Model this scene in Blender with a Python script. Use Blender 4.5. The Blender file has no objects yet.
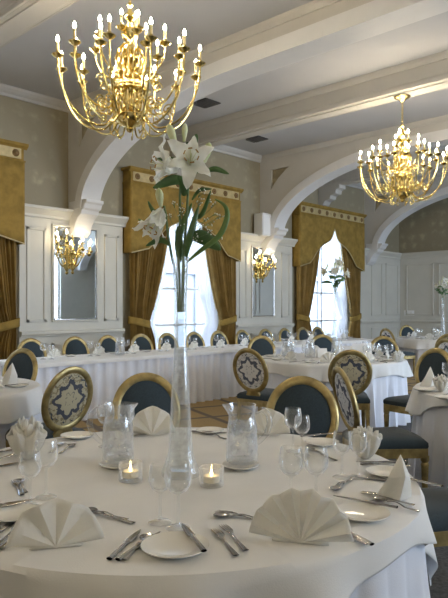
import bpy, math, random
from math import sin, cos, pi, radians, sqrt, exp, atan2
from mathutils import Vector, Matrix
from mathutils.geometry import tessellate_polygon
random.seed(7)
SC = bpy.context.scene
COL = SC.collection
CH = 1.40                      # camera height
FW, RT = (0.7254, 0.6884), (0.6884, -0.7254)

# ------------------------------------------------------------------ helpers
def P(px, py, h=0.75):
    """point of a horizontal plane at height h"""
    f = 617.0 * (CH - h) / (py - 307.0)
    return CW(px, f, h)
def CW(px, f, h):
    r = (px - 224.0) / 617.0 * f
    return Vector((FW[0]*f + RT[0]*r, FW[1]*f + RT[1]*r, h))
def PZ(px, py, f):
    return CW(px, f, CH + (307.0 - py) / 617.0 * f)

class MB:
    def __init__(s): s.v = []; s.f = []
    def add(s, vs, fs):
        n = len(s.v); s.v += [tuple(v) for v in vs]; s.f += [tuple(i + n for i in f) for f in fs]; return s
    def box(s, x0, x1, y0, y1, z0, z1):
        vs = [(x, y, z) for z in (z0, z1) for y in (y0, y1) for x in (x0, x1)]
        return s.add(vs, [(0,2,3,1),(4,5,7,6),(0,1,5,4),(2,6,7,3),(0,4,6,2),(1,3,7,5)])
    def grid(s, fn, nu, nv, cu=False, cv=False):
        vs = [fn(i / nu, j / nv) for j in range(nv if cv else nv + 1) for i in range(nu if cu else nu + 1)]
        w = nu if cu else nu + 1; hgt = nv if cv else nv + 1; fs = []
        for j in range(nv):
            for i in range(nu):
                fs.append((j*w+i, j*w+(i+1) % w, ((j+1) % hgt)*w+(i+1) % w, ((j+1) % hgt)*w+i))
        return s.add(vs, fs)
    def lathe(s, prof, c=(0, 0, 0), n=20, sy=1.0):
        def fn(u, v):
            k = v * (len(prof) - 1); i = min(int(k + 1e-6), len(prof) - 1)
            r, z = prof[i]; a = 2*pi*u
            return (c[0] + r*cos(a), c[1] + r*sin(a)*sy, c[2] + z)
        return s.grid(fn, n, len(prof) - 1, cu=True)
    def disc(s, c, r, n=24):
        vs = [tuple(c)] + [(c[0]+r*cos(2*pi*i/n), c[1]+r*sin(2*pi*i/n), c[2]) for i in range(n)]
        return s.add(vs, [(0, 1+i, 1+(i+1) % n) for i in range(n)])
    def tube(s, pts, rad, n=8, closed=False, caps=True, flat=1.0, up=None):
        pts = [Vector(p) for p in pts]; m = len(pts)
        if not isinstance(rad, (list, tuple)): rad = [rad]*m
        vs = []; prev = None
        for i, p in enumerate(pts):
            a = pts[(i-1) % m] if (closed or i > 0) else p
            b = pts[(i+1) % m] if (closed or i < m-1) else p
            t = (b - a); t = t.normalized() if t.length > 1e-9 else Vector((0, 0, 1))
            if prev is None:
                ref = Vector(up) if up else (Vector((0, 0, 1)) if abs(t.z) < .9 else Vector((1, 0, 0)))
                u = (ref - t*ref.dot(t)).normalized()
            else:
                u = prev - t*prev.dot(t); u = u.normalized() if u.length > 1e-6 else prev
            prev = u; w = t.cross(u)
            for k in range(n):
                q = 2*pi*k/n
                vs.append(p + u*(rad[i]*cos(q)*flat) + w*(rad[i]*sin(q)))
        fs = []
        for i in range(m if closed else m-1):
            j = (i+1) % m
            for k in range(n):
                fs.append((i*n+k, i*n+(k+1) % n, j*n+(k+1) % n, j*n+k))
        if caps and not closed:
            fs.append(tuple(range(n-1, -1, -1))); fs.append(tuple((m-1)*n+k for k in range(n)))
        return s.add(vs, fs)
    def prism(s, poly, to3, t0, t1, holes=()):
        """poly in 2D; to3(a,b,t) -> 3D; caps by tessellation, holes allowed"""
        loops = [list(poly)] + [list(h) for h in holes]
        flat = [p for l in loops for p in l]
        tris = tessellate_polygon([[Vector((a, b, 0)) for a, b in l] for l in loops])
        n = len(flat)
        vs = [to3(a, b, t0) for a, b in flat] + [to3(a, b, t1) for a, b in flat]
        fs = [tuple(t) for t in tris] + [tuple(n+i for i in reversed(t)) for t in tris]
        o = 0
        for l in loops:
            k = len(l)
            for i in range(k):
                j = (i+1) % k; fs.append((o+i, o+j, n+o+j, n+o+i))
            o += k
        return s.add(vs, fs)
    def sphere(s, c, r, nu=12, nv=8, sz=1.0):
        return s.lathe([(max(1e-4, r*sin(pi*j/nv)), -r*sz*cos(pi*j/nv)) for j in range(nv+1)], c, nu)
    def xf(s, M):
        s.v = [tuple(M @ Vector(v)) for v in s.v]; return s
    def build(s, name, mat, parent=None, smooth=False, solid=0, bevel=0, sub=0, auto=True):
        me = bpy.data.meshes.new(name); me.from_pydata(s.v, [], s.f); me.validate()
        import bmesh as _b
        bm = _b.new(); bm.from_mesh(me); _b.ops.recalc_face_normals(bm, faces=bm.faces)
        if smooth:
            for e in bm.edges:
                if len(e.link_faces) == 2 and e.calc_face_angle(0) > radians(42): e.smooth = False
            for f in bm.faces: f.smooth = True
        bm.to_mesh(me); bm.free()
        for m in (mat if isinstance(mat, (list, tuple)) else [mat]): me.materials.append(m)
        o = bpy.data.objects.new(name, me); COL.objects.link(o)
        if parent: o.parent = parent
        if solid:
            d = o.modifiers.new('solid', 'SOLIDIFY'); d.thickness = solid; d.offset = 0
        if bevel:
            d = o.modifiers.new('bevel', 'BEVEL'); d.width = bevel; d.segments = 2; d.limit_method = 'ANGLE'
        if sub:
            d = o.modifiers.new('sub', 'SUBSURF'); d.levels = sub; d.render_levels = sub
        return o

def empty(name, loc=(0, 0, 0), rz=0):
    o = bpy.data.objects.new(name, None); COL.objects.link(o); o.location = loc; o.rotation_euler = (0, 0, rz)
    o.empty_display_size = .1
    return o
def tag(o, label, cat, group=None):
    o['label'] = label; o['category'] = cat
    if group: o['group'] = group
    return o
def st(o): o['kind'] = 'structure'; return o
KIDS = {}
def kids(o):
    return [c for c in bpy.data.objects if c.parent == o]
def copy_tree(o, parent=None, depth=0, cache=None):
    c = o.copy(); COL.objects.link(c)
    if parent: c.parent = parent
    for ch in (KIDS[o.name] if o.name in KIDS else KIDS.setdefault(o.name, kids(o))): copy_tree(ch, c)
    return c
ORD = ['first','second','third','fourth','fifth','sixth','seventh','eighth','ninth','tenth','eleventh','twelfth','thirteenth','fourteenth',
       'fifteenth','sixteenth','seventeenth','eighteenth','nineteenth','twentieth','twenty-first','twenty-second','twenty-third','twenty-fourth','twenty-fifth','twenty-sixth','twenty-seventh','twenty-eighth']
def px_of(o):
    x, y = o.location.x, o.location.y
    return (x*RT[0] + y*RT[1]) / (x*FW[0] + y*FW[1])
def order_labels(objs, fmt, cat, group):
    """fmt holds {o}: an ordinal word counted from the left"""
    for i, o in enumerate(sorted(objs, key=px_of)):
        tag(o, fmt.format(o=ORD[i]), cat, group)

# ------------------------------------------------------------------ materials
def new_mat(name):
    m = bpy.data.materials.new(name); m.use_nodes = True
    nt = m.node_tree; b = nt.nodes['Principled BSDF']
    return m, nt, b
def pmat(name, col, rough=.6, metal=0, noise=0, scale=20, bump=0, bscale=60, spec=None, sheen=0, col2=None, detail=3):
    m, nt, b = new_mat(name)
    b.inputs['Base Color'].default_value = (*col, 1); b.inputs['Roughness'].default_value = rough; b.inputs['Metallic'].default_value = metal
    if spec is not None: b.inputs['Specular IOR Level'].default_value = spec
    if sheen: b.inputs['Sheen Weight'].default_value = sheen
    tc = nt.nodes.new('ShaderNodeTexCoord')
    if noise or col2:
        n = nt.nodes.new('ShaderNodeTexNoise'); n.inputs['Scale'].default_value = scale; n.inputs['Detail'].default_value = detail
        nt.links.new(tc.outputs['Object'], n.inputs['Vector'])
        r = nt.nodes.new('ShaderNodeValToRGB'); c2 = col2 or tuple(max(0, c*(1-noise)) for c in col)
        r.color_ramp.elements[0].position = .35; r.color_ramp.elements[1].position = .65
        r.color_ramp.elements[0].color = (*c2, 1); r.color_ramp.elements[1].color = (*col, 1)
        nt.links.new(n.outputs['Fac'], r.inputs['Fac']); nt.links.new(r.outputs['Color'], b.inputs['Base Color'])
    if bump:
        n = nt.nodes.new('ShaderNodeTexNoise'); n.inputs['Scale'].default_value = bscale; n.inputs['Detail'].default_value = 4
        nt.links.new(tc.outputs['Object'], n.inputs['Vector'])
        bp = nt.nodes.new('ShaderNodeBump'); bp.inputs['Strength'].default_value = bump; bp.inputs['Distance'].default_value = .01
        nt.links.new(n.outputs['Fac'], bp.inputs['Height']); nt.links.new(bp.outputs['Normal'], b.inputs['Normal'])
    return m
def emat(name, col, s):
    m, nt, b = new_mat(name); nt.nodes.remove(b)
    e = nt.nodes.new('ShaderNodeEmission'); e.inputs['Color'].default_value = (*col, 1); e.inputs['Strength'].default_value = s
    nt.links.new(e.outputs[0], nt.nodes['Material Output'].inputs['Surface']); return m
def glassmat(name, tint=(.97, .98, .98), base=.05, edge=.75, power=3.0, rough=.02, gcol=(.95, .97, 1), rim_light=.45):
    m, nt, b = new_mat(name); nt.nodes.remove(b)
    t = nt.nodes.new('ShaderNodeBsdfTransparent'); t.inputs['Color'].default_value = (*tint, 1)
    g = nt.nodes.new('ShaderNodeBsdfGlossy'); g.inputs['Color'].default_value = (*gcol, 1); g.inputs['Roughness'].default_value = rough
    lw = nt.nodes.new('ShaderNodeLayerWeight'); lw.inputs['Blend'].default_value = .5
    pw = nt.nodes.new('ShaderNodeMath'); pw.operation = 'POWER'; pw.inputs[1].default_value = power
    ma = nt.nodes.new('ShaderNodeMath'); ma.operation = 'MULTIPLY_ADD'; ma.inputs[1].default_value = edge; ma.inputs[2].default_value = base
    mx = nt.nodes.new('ShaderNodeMixShader')
    df = nt.nodes.new('ShaderNodeBsdfDiffuse'); df.inputs['Color'].default_value = (.95, .95, .95, 1)  # white diffuse at grazing angles paints bright rims on the glass
    gm = nt.nodes.new('ShaderNodeMixShader'); gm.inputs[0].default_value = rim_light
    nt.links.new(g.outputs[0], gm.inputs[1]); nt.links.new(df.outputs[0], gm.inputs[2]); g = gm
    nt.links.new(lw.outputs['Facing'], pw.inputs[0]); nt.links.new(pw.outputs[0], ma.inputs[0]); nt.links.new(ma.outputs[0], mx.inputs[0])
    nt.links.new(t.outputs[0], mx.inputs[1]); nt.links.new(g.outputs[0], mx.inputs[2])
    nt.links.new(mx.outputs[0], nt.nodes['Material Output'].inputs['Surface']); return m

M = {}
def icemat(lo=.06, hi=.42):
    m, nt, b = new_mat('iced_water'); nt.nodes.remove(b)
    t = nt.nodes.new('ShaderNodeBsdfTransparent'); t.inputs['Color'].default_value = (.98, .985, .99, 1)
    d = nt.nodes.new('ShaderNodeBsdfTranslucent'); d.inputs['Color'].default_value = (.9, .92, .93, 1)
    e = nt.nodes.new('ShaderNodeBsdfDiffuse'); e.inputs['Color'].default_value = (.9, .91, .92, 1)
    g = nt.nodes.new('ShaderNodeBsdfGlossy'); g.inputs['Roughness'].default_value = .1
    a = nt.nodes.new('ShaderNodeMixShader'); a.inputs[0].default_value = .5
    c = nt.nodes.new('ShaderNodeMixShader'); c.inputs[0].default_value = .3
    f = nt.nodes.new('ShaderNodeMixShader')
    n = nt.nodes.new('ShaderNodeTexNoise'); n.inputs['Scale'].default_value = 45
    r = nt.nodes.new('ShaderNodeMapRange'); r.inputs['From Min'].default_value = .35; r.inputs['From Max'].default_value = .7; r.inputs['To Min'].default_value = lo; r.inputs['To Max'].default_value = hi
    L = nt.links.new
    tc = nt.nodes.new('ShaderNodeTexCoord'); L(tc.outputs['Object'], n.inputs['Vector']); L(n.outputs['Fac'], r.inputs['Value'])
    L(d.outputs[0], a.inputs[1]); L(e.outputs[0], a.inputs[2]); L(a.outputs[0], c.inputs[1]); L(g.outputs[0], c.inputs[2])
    L(r.outputs['Result'], f.inputs[0]); L(t.outputs[0], f.inputs[1]); L(c.outputs[0], f.inputs[2])
    L(f.outputs[0], nt.nodes['Material Output'].inputs['Surface']); return m
M['ceil'] = pmat('ceiling_paint', (.55, .555, .575), .8, noise=.06, scale=1.2, bump=.15, bscale=18)
M['beam'] = pmat('beam_paint', (.55, .53, .49), .6, noise=.05, scale=3)
M['white'] = pmat('white_gloss_paint', (.70, .70, .70), .5, noise=.04, scale=4)
M['panel'] = pmat('panel_paint', (.61, .595, .53), .5, noise=.05, scale=3)
M['gold'] = pmat('gold_paint', (.52, .40, .17), .38, .65, noise=.45, scale=14, bump=.15, bscale=60)
M['brass'] = pmat('polished_brass', (.82, .66, .27), .22, 1.0)
M['darkbrass'] = pmat('shadowy_brass', (.55, .42, .18), .3, 1.0)  # a darker brass tone, left unused
M['blue'] = pmat('slate_blue_fabric', (.026, .046, .060), .8, noise=.3, scale=120, sheen=.15, bump=.2, bscale=300)
M['curtain'] = pmat('gold_curtain_fabric', (.28, .18, .055), .75, noise=.25, scale=6, spec=.2, bump=.2, bscale=80)
M['valance'] = pmat('gold_valance_fabric', (.33, .215, .052), .75, noise=.28, scale=7, spec=.2, bump=.2, bscale=70)
M['pelmet'] = pmat('cream_gilt_band', (.55, .44, .22), .45, .15, noise=.25, scale=9)
M['rosette'] = pmat('dark_gilt_rosette', (.20, .12, .045), .4, .4)
M['cloth'] = pmat('white_linen', (.78, .775, .755), .85, noise=.05, scale=5, bump=.12, bscale=240)
M['linen2'] = pmat('white_linen_under', (.76, .78, .84), .85, noise=.05, scale=5, bump=.12, bscale=240)
M['napkin'] = pmat('napkin_linen', (.90, .89, .84), .8, noise=.04, scale=8, bump=.15, bscale=200)
M['china'] = pmat('white_china', (.82, .80, .74), .12, spec=.6)
M['steel'] = pmat('polished_steel', (.42, .41, .40), .16, 1.0)
M['glass'] = glassmat('clear_glass', (.985, .99, .99), .05, .95, 1.9, .03, (1, 1, 1))
M['vaseglass'] = glassmat('vase_glass', (.975, .985, .985), .06, .8, 2.4)
M['jugglass'] = glassmat('jug_glass', (.975, .98, .985), .08, .8, 2.2, .05)
M['ice'] = icemat()
M['clearwater'] = icemat(.04, .28)
M['pane'] = glassmat('window_pane', (.97, .98, 1), .02, .4, 4, rim_light=0)
M['mirror'] = pmat('mirror_silver', (.80, .84, .86), .02, 1.0)
M['bulb'] = emat('candle_bulb_glow', (1, .84, .60), 175)
M['bulb2'] = emat('sconce_bulb_glow', (1, .80, .50), 28)
M['flame'] = emat('candle_flame', (1, .72, .34), 14)
M['wax'] = pmat('ivory_wax', (.88, .80, .60), .5)
M['candlewhite'] = pmat('candle_tube', (.62, .50, .25), .5)
M['petal'] = pmat('lily_petal', (.86, .87, .84), .55, col2=(.78, .80, .70), scale=22)
M['bud'] = pmat('lily_bud', (.55, .62, .30), .5, col2=(.72, .74, .50), scale=16)
M['leaf'] = pmat('dark_leaf', (.045, .115, .035), .4, col2=(.10, .19, .06), scale=14)
M['leaf2'] = pmat('blade_leaf', (.10, .19, .05), .4, col2=(.16, .26, .08), scale=14)
M['stem'] = pmat('green_stem', (.10, .17, .07), .5)
M['anther'] = pmat('lily_anther', (.40, .22, .05), .7)
M['plastic'] = pmat('white_plastic', (.75, .75, .73), .4)
M['dark'] = pmat('dark_grille', (.06, .06, .06), .5)
M['greywood'] = pmat('plywood', (.40, .30, .20), .6)
M['card'] = pmat('white_card', (.85, .85, .84), .6)
M['red'] = pmat('deep_pink_print', (.35, .12, .16), .6)

def translucent(m, k):
    nt = m.node_tree; b = nt.nodes['Principled BSDF']; t = nt.nodes.new('ShaderNodeBsdfTranslucent'); t.inputs['Color'].default_value = (.95, .94, .90, 1)
    x = nt.nodes.new('ShaderNodeMixShader'); x.inputs[0].default_value = k
    nt.links.new(b.outputs[0], x.inputs[1]); nt.links.new(t.outputs[0], x.inputs[2]); nt.links.new(x.outputs[0], nt.nodes['Material Output'].inputs['Surface'])
translucent(M['napkin'], .35); translucent(M['petal'], .4)

def wallpaper():
    m, nt, b = new_mat('damask_wallpaper')
    b.inputs['Roughness'].default_value = .6
    tc = nt.nodes.new('ShaderNodeTexCoord')
    vo = nt.nodes.new('ShaderNodeTexVoronoi'); vo.inputs['Scale'].default_value = 3.2; vo.inputs['Randomness'].default_value = .35
    n = nt.nodes.new('ShaderNodeTexNoise'); n.inputs['Scale'].default_value = 9; n.inputs['Detail'].default_value = 6
    nt.links.new(tc.outputs['Object'], vo.inputs['Vector']); nt.links.new(tc.outputs['Object'], n.inputs['Vector'])
    ad = nt.nodes.new('ShaderNodeMath'); ad.operation = 'ADD'
    nt.links.new(vo.outputs['Distance'], ad.inputs[0]); nt.links.new(n.outputs['Fac'], ad.inputs[1])
    r = nt.nodes.new('ShaderNodeValToRGB'); r.color_ramp.elements[0].position = .60; r.color_ramp.elements[1].position = .95
    r.color_ramp.elements[0].color = (.42, .36, .23, 1); r.color_ramp.elements[1].color = (.295, .255, .17, 1)
    e = r.color_ramp.elements.new(.76); e.color = (.33, .29, .195, 1)
    nt.links.new(ad.outputs[0], r.inputs['Fac']); nt.links.new(r.outputs['Color'], b.inputs['Base Color'])
    return m
M['paper'] = wallpaper()

def carpet():
    m, nt, b = new_mat('lattice_carpet')
    b.inputs['Roughness'].default_value = .95
    tc = nt.nodes.new('ShaderNodeTexCoord')
    def wave(ang, sc):
        mp = nt.nodes.new('ShaderNodeMapping'); mp.inputs['Rotation'].default_value = (0, 0, ang)
        nt.links.new(tc.outputs['Object'], mp.inputs['Vector'])
        w = nt.nodes.new('ShaderNodeTexWave'); w.inputs['Scale'].default_value = sc; w.inputs['Distortion'].default_value = 0
        nt.links.new(mp.outputs['Vector'], w.inputs['Vector'])
        r = nt.nodes.new('ShaderNodeValToRGB'); r.color_ramp.elements[0].position = .95; r.color_ramp.elements[1].position = .99
        nt.links.new(w.outputs['Fac'], r.inputs['Fac']); return r
    a, c = wave(radians(20), .42), wave(radians(110), .42)
    mx = nt.nodes.new('ShaderNodeMath'); mx.operation = 'MAXIMUM'
    nt.links.new(a.outputs['Color'], mx.inputs[0]); nt.links.new(c.outputs['Color'], mx.inputs[1])
    n = nt.nodes.new('ShaderNodeTexNoise'); n.inputs['Scale'].default_value = 60; n.inputs['Detail'].default_value = 4
    nt.links.new(tc.outputs['Object'], n.inputs['Vector'])
    cr = nt.nodes.new('ShaderNodeValToRGB'); cr.color_ramp.elements[0].color = (.27, .19, .085, 1); cr.color_ramp.elements[1].color = (.42, .29, .12, 1)
    cr.color_ramp.elements[0].position = .35; cr.color_ramp.elements[1].position = .65
    nt.links.new(n.outputs['Fac'], cr.inputs['Fac'])
    m2 = nt.nodes.new('ShaderNodeMix'); m2.data_type = 'RGBA'
    nt.links.new(mx.outputs[0], m2.inputs['Factor']); nt.links.new(cr.outputs['Color'], m2.inputs['A'])
    m2.inputs['B'].default_value = (.13, .10, .075, 1)
    nt.links.new(m2.outputs['Result'], b.inputs['Base Color'])
    return m
M['carpet'] = carpet()
M['greycarpet'] = pmat('grey_carpet', (.10, .10, .10), .95, noise=.5, scale=50, bump=.3, bscale=200)

def damask(name, light, dark, mid):
    """round floral medallion of the chair backs, in the chair's own coordinates"""
    m, nt, b = new_mat(name); b.inputs['Roughness'].default_value = .75
    L = nt.links.new
    def mth(op, a, c=None, d=None):
        n = nt.nodes.new('ShaderNodeMath'); n.operation = op
        for i, v in enumerate((a, c, d)):
            if v is None: continue
            if isinstance(v, (int, float)): n.inputs[i].default_value = v
            else: L(v, n.inputs[i])
        return n.outputs[0]
    tc = nt.nodes.new('ShaderNodeTexCoord'); sp = nt.nodes.new('ShaderNodeSeparateXYZ'); L(tc.outputs['Object'], sp.inputs[0])
    x = sp.outputs['X']; z = mth('SUBTRACT', sp.outputs['Z'], .735)
    r = mth('SQRT', mth('ADD', mth('MULTIPLY', x, x), mth('MULTIPLY', z, z)))
    a = mth('ARCTAN2', z, x)
    nz = nt.nodes.new('ShaderNodeTexNoise'); nz.inputs['Scale'].default_value = 28; nz.inputs['Detail'].default_value = 3; L(tc.outputs['Object'], nz.inputs['Vector'])
    nn = mth('SUBTRACT', nz.outputs['Fac'], .5)
    ring = mth('ADD', mth('MULTIPLY', mth('COSINE', mth('MULTIPLY', a, 8.0)), .011), .112)
    ring = mth('ADD', ring, mth('MULTIPLY', mth('COSINE', mth('MULTIPLY', a, 4.0)), .007))
    ring = mth('ADD', ring, mth('MULTIPLY', nn, .07))
    d1 = mth('ABSOLUTE', mth('SUBTRACT', r, ring))
    dk1 = mth('LESS_THAN', d1, .017)
    ring2 = mth('ADD', mth('MULTIPLY', mth('COSINE', mth('MULTIPLY', a, 16.0)), .008), .170)
    dk2 = mth('MULTIPLY', mth('LESS_THAN', mth('ABSOLUTE', mth('SUBTRACT', r, ring2)), .007), mth('GREATER_THAN', nn, .03))
    ring3 = mth('ADD', mth('MULTIPLY', mth('COSINE', mth('MULTIPLY', a, 6.0)), .014), .045)
    dk3 = mth('MULTIPLY', mth('LESS_THAN', mth('ABSOLUTE', mth('SUBTRACT', r, ring3)), .003), mth('LESS_THAN', nn, .0))
    vein = mth('LESS_THAN', mth('ABSOLUTE', nn), .035)
    vein = mth('MULTIPLY', vein, mth('GREATER_THAN', r, .13))
    dk = mth('MAXIMUM', mth('MAXIMUM', dk1, dk2), dk3)
    mx1 = nt.nodes.new('ShaderNodeMix'); mx1.data_type = 'RGBA'; mx1.inputs['A'].default_value = (*light, 1); mx1.inputs['B'].default_value = (*mid, 1); L(vein, mx1.inputs['Factor'])
    mx = nt.nodes.new('ShaderNodeMix'); mx.data_type = 'RGBA'; L(mx1.outputs['Result'], mx.inputs['A']); mx.inputs['B'].default_value = (*dark, 1); L(dk, mx.inputs['Factor'])
    L(mx.outputs['Result'], b.inputs['Base Color'])
    return m
M['damask'] = damask('medallion_fabric', (.80, .81, .82), (.11, .13, .19), (.52, .53, .53))
M['damaskgold'] = damask('gold_medallion_fabric', (.46, .40, .26), (.06, .065, .08), (.24, .19, .10))

def sheermat():
    m, nt, b = new_mat('sheer_net'); nt.nodes.remove(b)
    t = nt.nodes.new('ShaderNodeBsdfTransparent'); tr = nt.nodes.new('ShaderNodeBsdfTranslucent'); d = nt.nodes.new('ShaderNodeBsdfDiffuse')
    tr.inputs['Color'].default_value = (.95, .96, .98, 1); d.inputs['Color'].default_value = (.9, .9, .92, 1)
    a = nt.nodes.new('ShaderNodeMixShader'); a.inputs[0].default_value = .5
    c = nt.nodes.new('ShaderNodeMixShader'); c.inputs[0].default_value = .80
    nt.links.new(tr.outputs[0], a.inputs[1]); nt.links.new(d.outputs[0], a.inputs[2])
    nt.links.new(t.outputs[0], c.inputs[1]); nt.links.new(a.outputs[0], c.inputs[2])
    nt.links.new(c.outputs[0], nt.nodes['Material Output'].inputs['Surface']); return m
M['sheer'] = sheermat()

# ------------------------------------------------------------------ room
XB, XF, YW, YO, ZC = -5.5, 17.0, 8.91, -5.5, 4.76
ZW = 2.96
st(MB().box(XB-.3, XF+.3, YO-.3, YW+.3, -.1, 0).build('floor', M['carpet']))
st(MB().box(XB-.3, XF+.3, YO-.3, YW+.3, ZC, ZC+.1).build('ceiling', M['ceil']))
# grey carpet laid on the far right part of the room
st(MB().box(XB, XF, YO, 3.7, 0, .006).build('floor_carpet_strip', M['greycarpet']))

def wall_run(name, a0, a1, openings, zs, place, mat):
    """wall along one axis with openings (lo, hi, z0, z1)"""
    b = MB(); cur = a0
    for lo, hi, z0, z1 in openings:
        place(b, cur, lo, 0, zs); place(b, lo, hi, 0, z0); place(b, lo, hi, z1, zs); cur = hi
    place(b, cur, a1, 0, zs)
    return st(b.build(name, mat))
WOP = [(-2.9, -.7, .5, 3.72), (2.18, 4.38, .5, 3.72), (7.1, 9.3, .5, 3.72), (12.07, 14.27, .5, 3.72)]
wall_run('wall_window_side', XB-.3, XF+.3, WOP, ZC, lambda b, x0, x1, z0, z1: b.box(x0, x1, YW, YW+.35, z0, z1), M['paper'])
OOP = [(6.2, 9.0, .5, 3.9), (11.5, 14.3, .5, 3.9)]  # unseen windows, made large to let in more daylight
wall_run('wall_opposite', XB-.3, XF+.3, OOP, ZC, lambda b, x0, x1, z0, z1: b.box(x0, x1, YO-.3, YO, z0, z1), M['panel'])
BOP = []
wall_run('wall_back', YO-.3, YW+.3, BOP, ZC, lambda b, y0, y1, z0, z1: b.box(XB-.3, XB, y0, y1, z0, z1), M['panel'])
st(MB().box(XF, XF+.3, YO-.3, YW+.3, 0, ZC).build('wall_far', M['paper']))

# crown moulding against the ceiling, window wall and far wall
def mould_x(b, x0, x1, y, z, prof, sgn=-1):
    """sweep of a (out, up) profile along X on a wall at y, going out in sgn*y"""
    n = len(prof); vs = [(x, y + sgn*o, z + u) for x in (x0, x1) for o, u in prof]
    b.add(vs, [(i, (i+1) % n, n+(i+1) % n, n+i) for i in range(n)] + [tuple(range(n)), tuple(range(2*n-1, n-1, -1))])
def mould_y(b, y0, y1, x, z, prof, sgn=-1):
    n = len(prof); vs = [(x + sgn*o, y, z + u) for y in (y0, y1) for o, u in prof]
    b.add(vs, [(i, (i+1) % n, n+(i+1) % n, n+i) for i in range(n)] + [tuple(range(n)), tuple(range(2*n-1, n-1, -1))])
CR = [(0, 0), (0, -.14), (.025, -.14), (.03, -.10), (.07, -.07), (.10, -.035), (.11, 0)]
b = MB(); mould_x(b, XB, XF, YW, ZC, CR); st(b.build('trim_1', M['beam'], smooth=False))
b = MB(); mould_y(b, YO, YW, XF, ZC, CR); st(b.build('trim_2', M['beam'], smooth=False))

# wainscot: a thin panelled skin on the wall between the windows
CORN = [(0, 0), (0, -.17), (.045, -.17), (.05, -.13), (.075, -.10), (.12, -.05), (.135, -.045), (.14, 0)]
RAIL = [(0, .04), (0, -.05), (.045, -.05), (.05, -.025), (.075, -.01), (.075, .03), (.06, .04)]
def frame_x(b, x0, x1, z0, z1, y, w=.045, d=.022):
    for (a0, a1, c0, c1) in ((x0, x1, z0, z0+w), (x0, x1, z1-w, z1), (x0, x0+w, z0, z1), (x1-w, x1, z0, z1)):
        b.box(a0, a1, y-d, y, c0, c1)
def frame_y(b, y0, y1, z0, z1, x, w=.045, d=.022):
    for (a0, a1, c0, c1) in ((y0, y1, z0, z0+w), (y0, y1, z1-w, z1), (y0, y0+w, z0, z1), (y1-w, y1, z0, z1)):
        b.box(x-d, x, a0, a1, c0, c1)
SECT = [(4.74, 6.72, [(4.86, 5.20), (6.32, 6.62)], (5.30, 6.22)), (9.70, 11.68, [(9.80, 10.06), (11.26, 11.58)], (10.16, 11.14)), (14.66, 17.0, [(15.3, 15.9), (16.1, 16.85)], None), (-.3, 1.8, [(-.1, .7), (.9, 1.6)], None), (-5.5, -3.2, [(-5.2, -3.5)], None)]
for k, (x0, x1, pans, mid) in enumerate(SECT):
    b = MB(); b.box(x0, x1, YW-.05, YW, 0, ZW); mould_x(b, x0-.04, x1+.04, YW-.05, ZW+.03, CORN); mould_x(b, x0, x1, YW-.05, .98, RAIL)
    for a, c in pans: frame_x(b, a, c, 1.16, 2.66, YW-.05); frame_x(b, a, c, .22, .82, YW-.05)
    if mid: frame_x(b, mid[0], mid[1], .22, .82, YW-.05)
    st(b.build('trim_%d' % (3+k), M['panel'], bevel=.004))
b = MB(); b.box(XF-.05, XF, YO, YW-.05, 0, ZW); mould_y(b, YO, YW-.05, XF-.05, ZW+.03, CORN); mould_y(b, YO, YW-.05, XF-.05, .98, RAIL)
y = YW - .25
wd = [.85, 1.15, .6, 1.3, .9, 1.3, .6, 1.3, .9, 1.3, .9, 1.3]
for w in wd:
    frame_y(b, y-w, y, 1.16, 2.66, XF-.05); frame_y(b, y-w, y, .22, .82, XF-.05); y -= w + .14
st(b.build('trim_8', M['panel'], bevel=.004))
b = MB(); b.box(XB, XF, YW-.075, YW-.05, 0, .18); st(b.build('baseboard_window_side', M['panel']))
b = MB(); b.box(XF-.075, XF-.05, YO, YW-.08, 0, .18); st(b.build('baseboard_far', M['panel']))

# beams with mouldings
def beam(x0, x1, name, corb=True):
    z0 = 4.40; b = MB(); b.box(x0, x1, YO, YW, z0, ZC)
    for (xx, sg) in ((x0, -1), (x1, 1)):
        mould_y(b, YO, YW, xx, ZC, [(0, 0), (0, -.09), (.02, -.09), (.05, -.04), (.06, 0)], sg)
        mould_y(b, YO, YW, xx, z0+.075, [(0, .02), (0, -.075), (.03, -.075), (.03, -.03), (.015, 0)], sg)
    b.box(x0+.05, x1-.05, YO, YW, z0-.018, z0)
    o = st(b.build(name, M['beam'], bevel=.006))
    if corb:
        prof = [(YW, z0), (YW-.62, z0), (YW-.62, z0-.10), (YW-.52, z0-.13), (YW-.50, z0-.22), (YW-.36, z0-.25), (YW-.34, z0-.33), (YW-.20, z0-.37), (YW-.14, z0-.46), (YW, z0-.50)]
        c = MB(); c.prism(prof, lambda a, z, t: (t, a, z), x0+.01, x1-.01)
        st(c.build(name.replace('beam', 'beam_corbel'), M['beam'], bevel=.01))
beam(3.07, 3.38, 'ceiling_beam'); beam(7.92, 8.22, 'ceiling_beam'); beam(12.80, 13.10, 'ceiling_beam')
beam(-2.0, -1.7, 'ceiling_beam')

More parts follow.
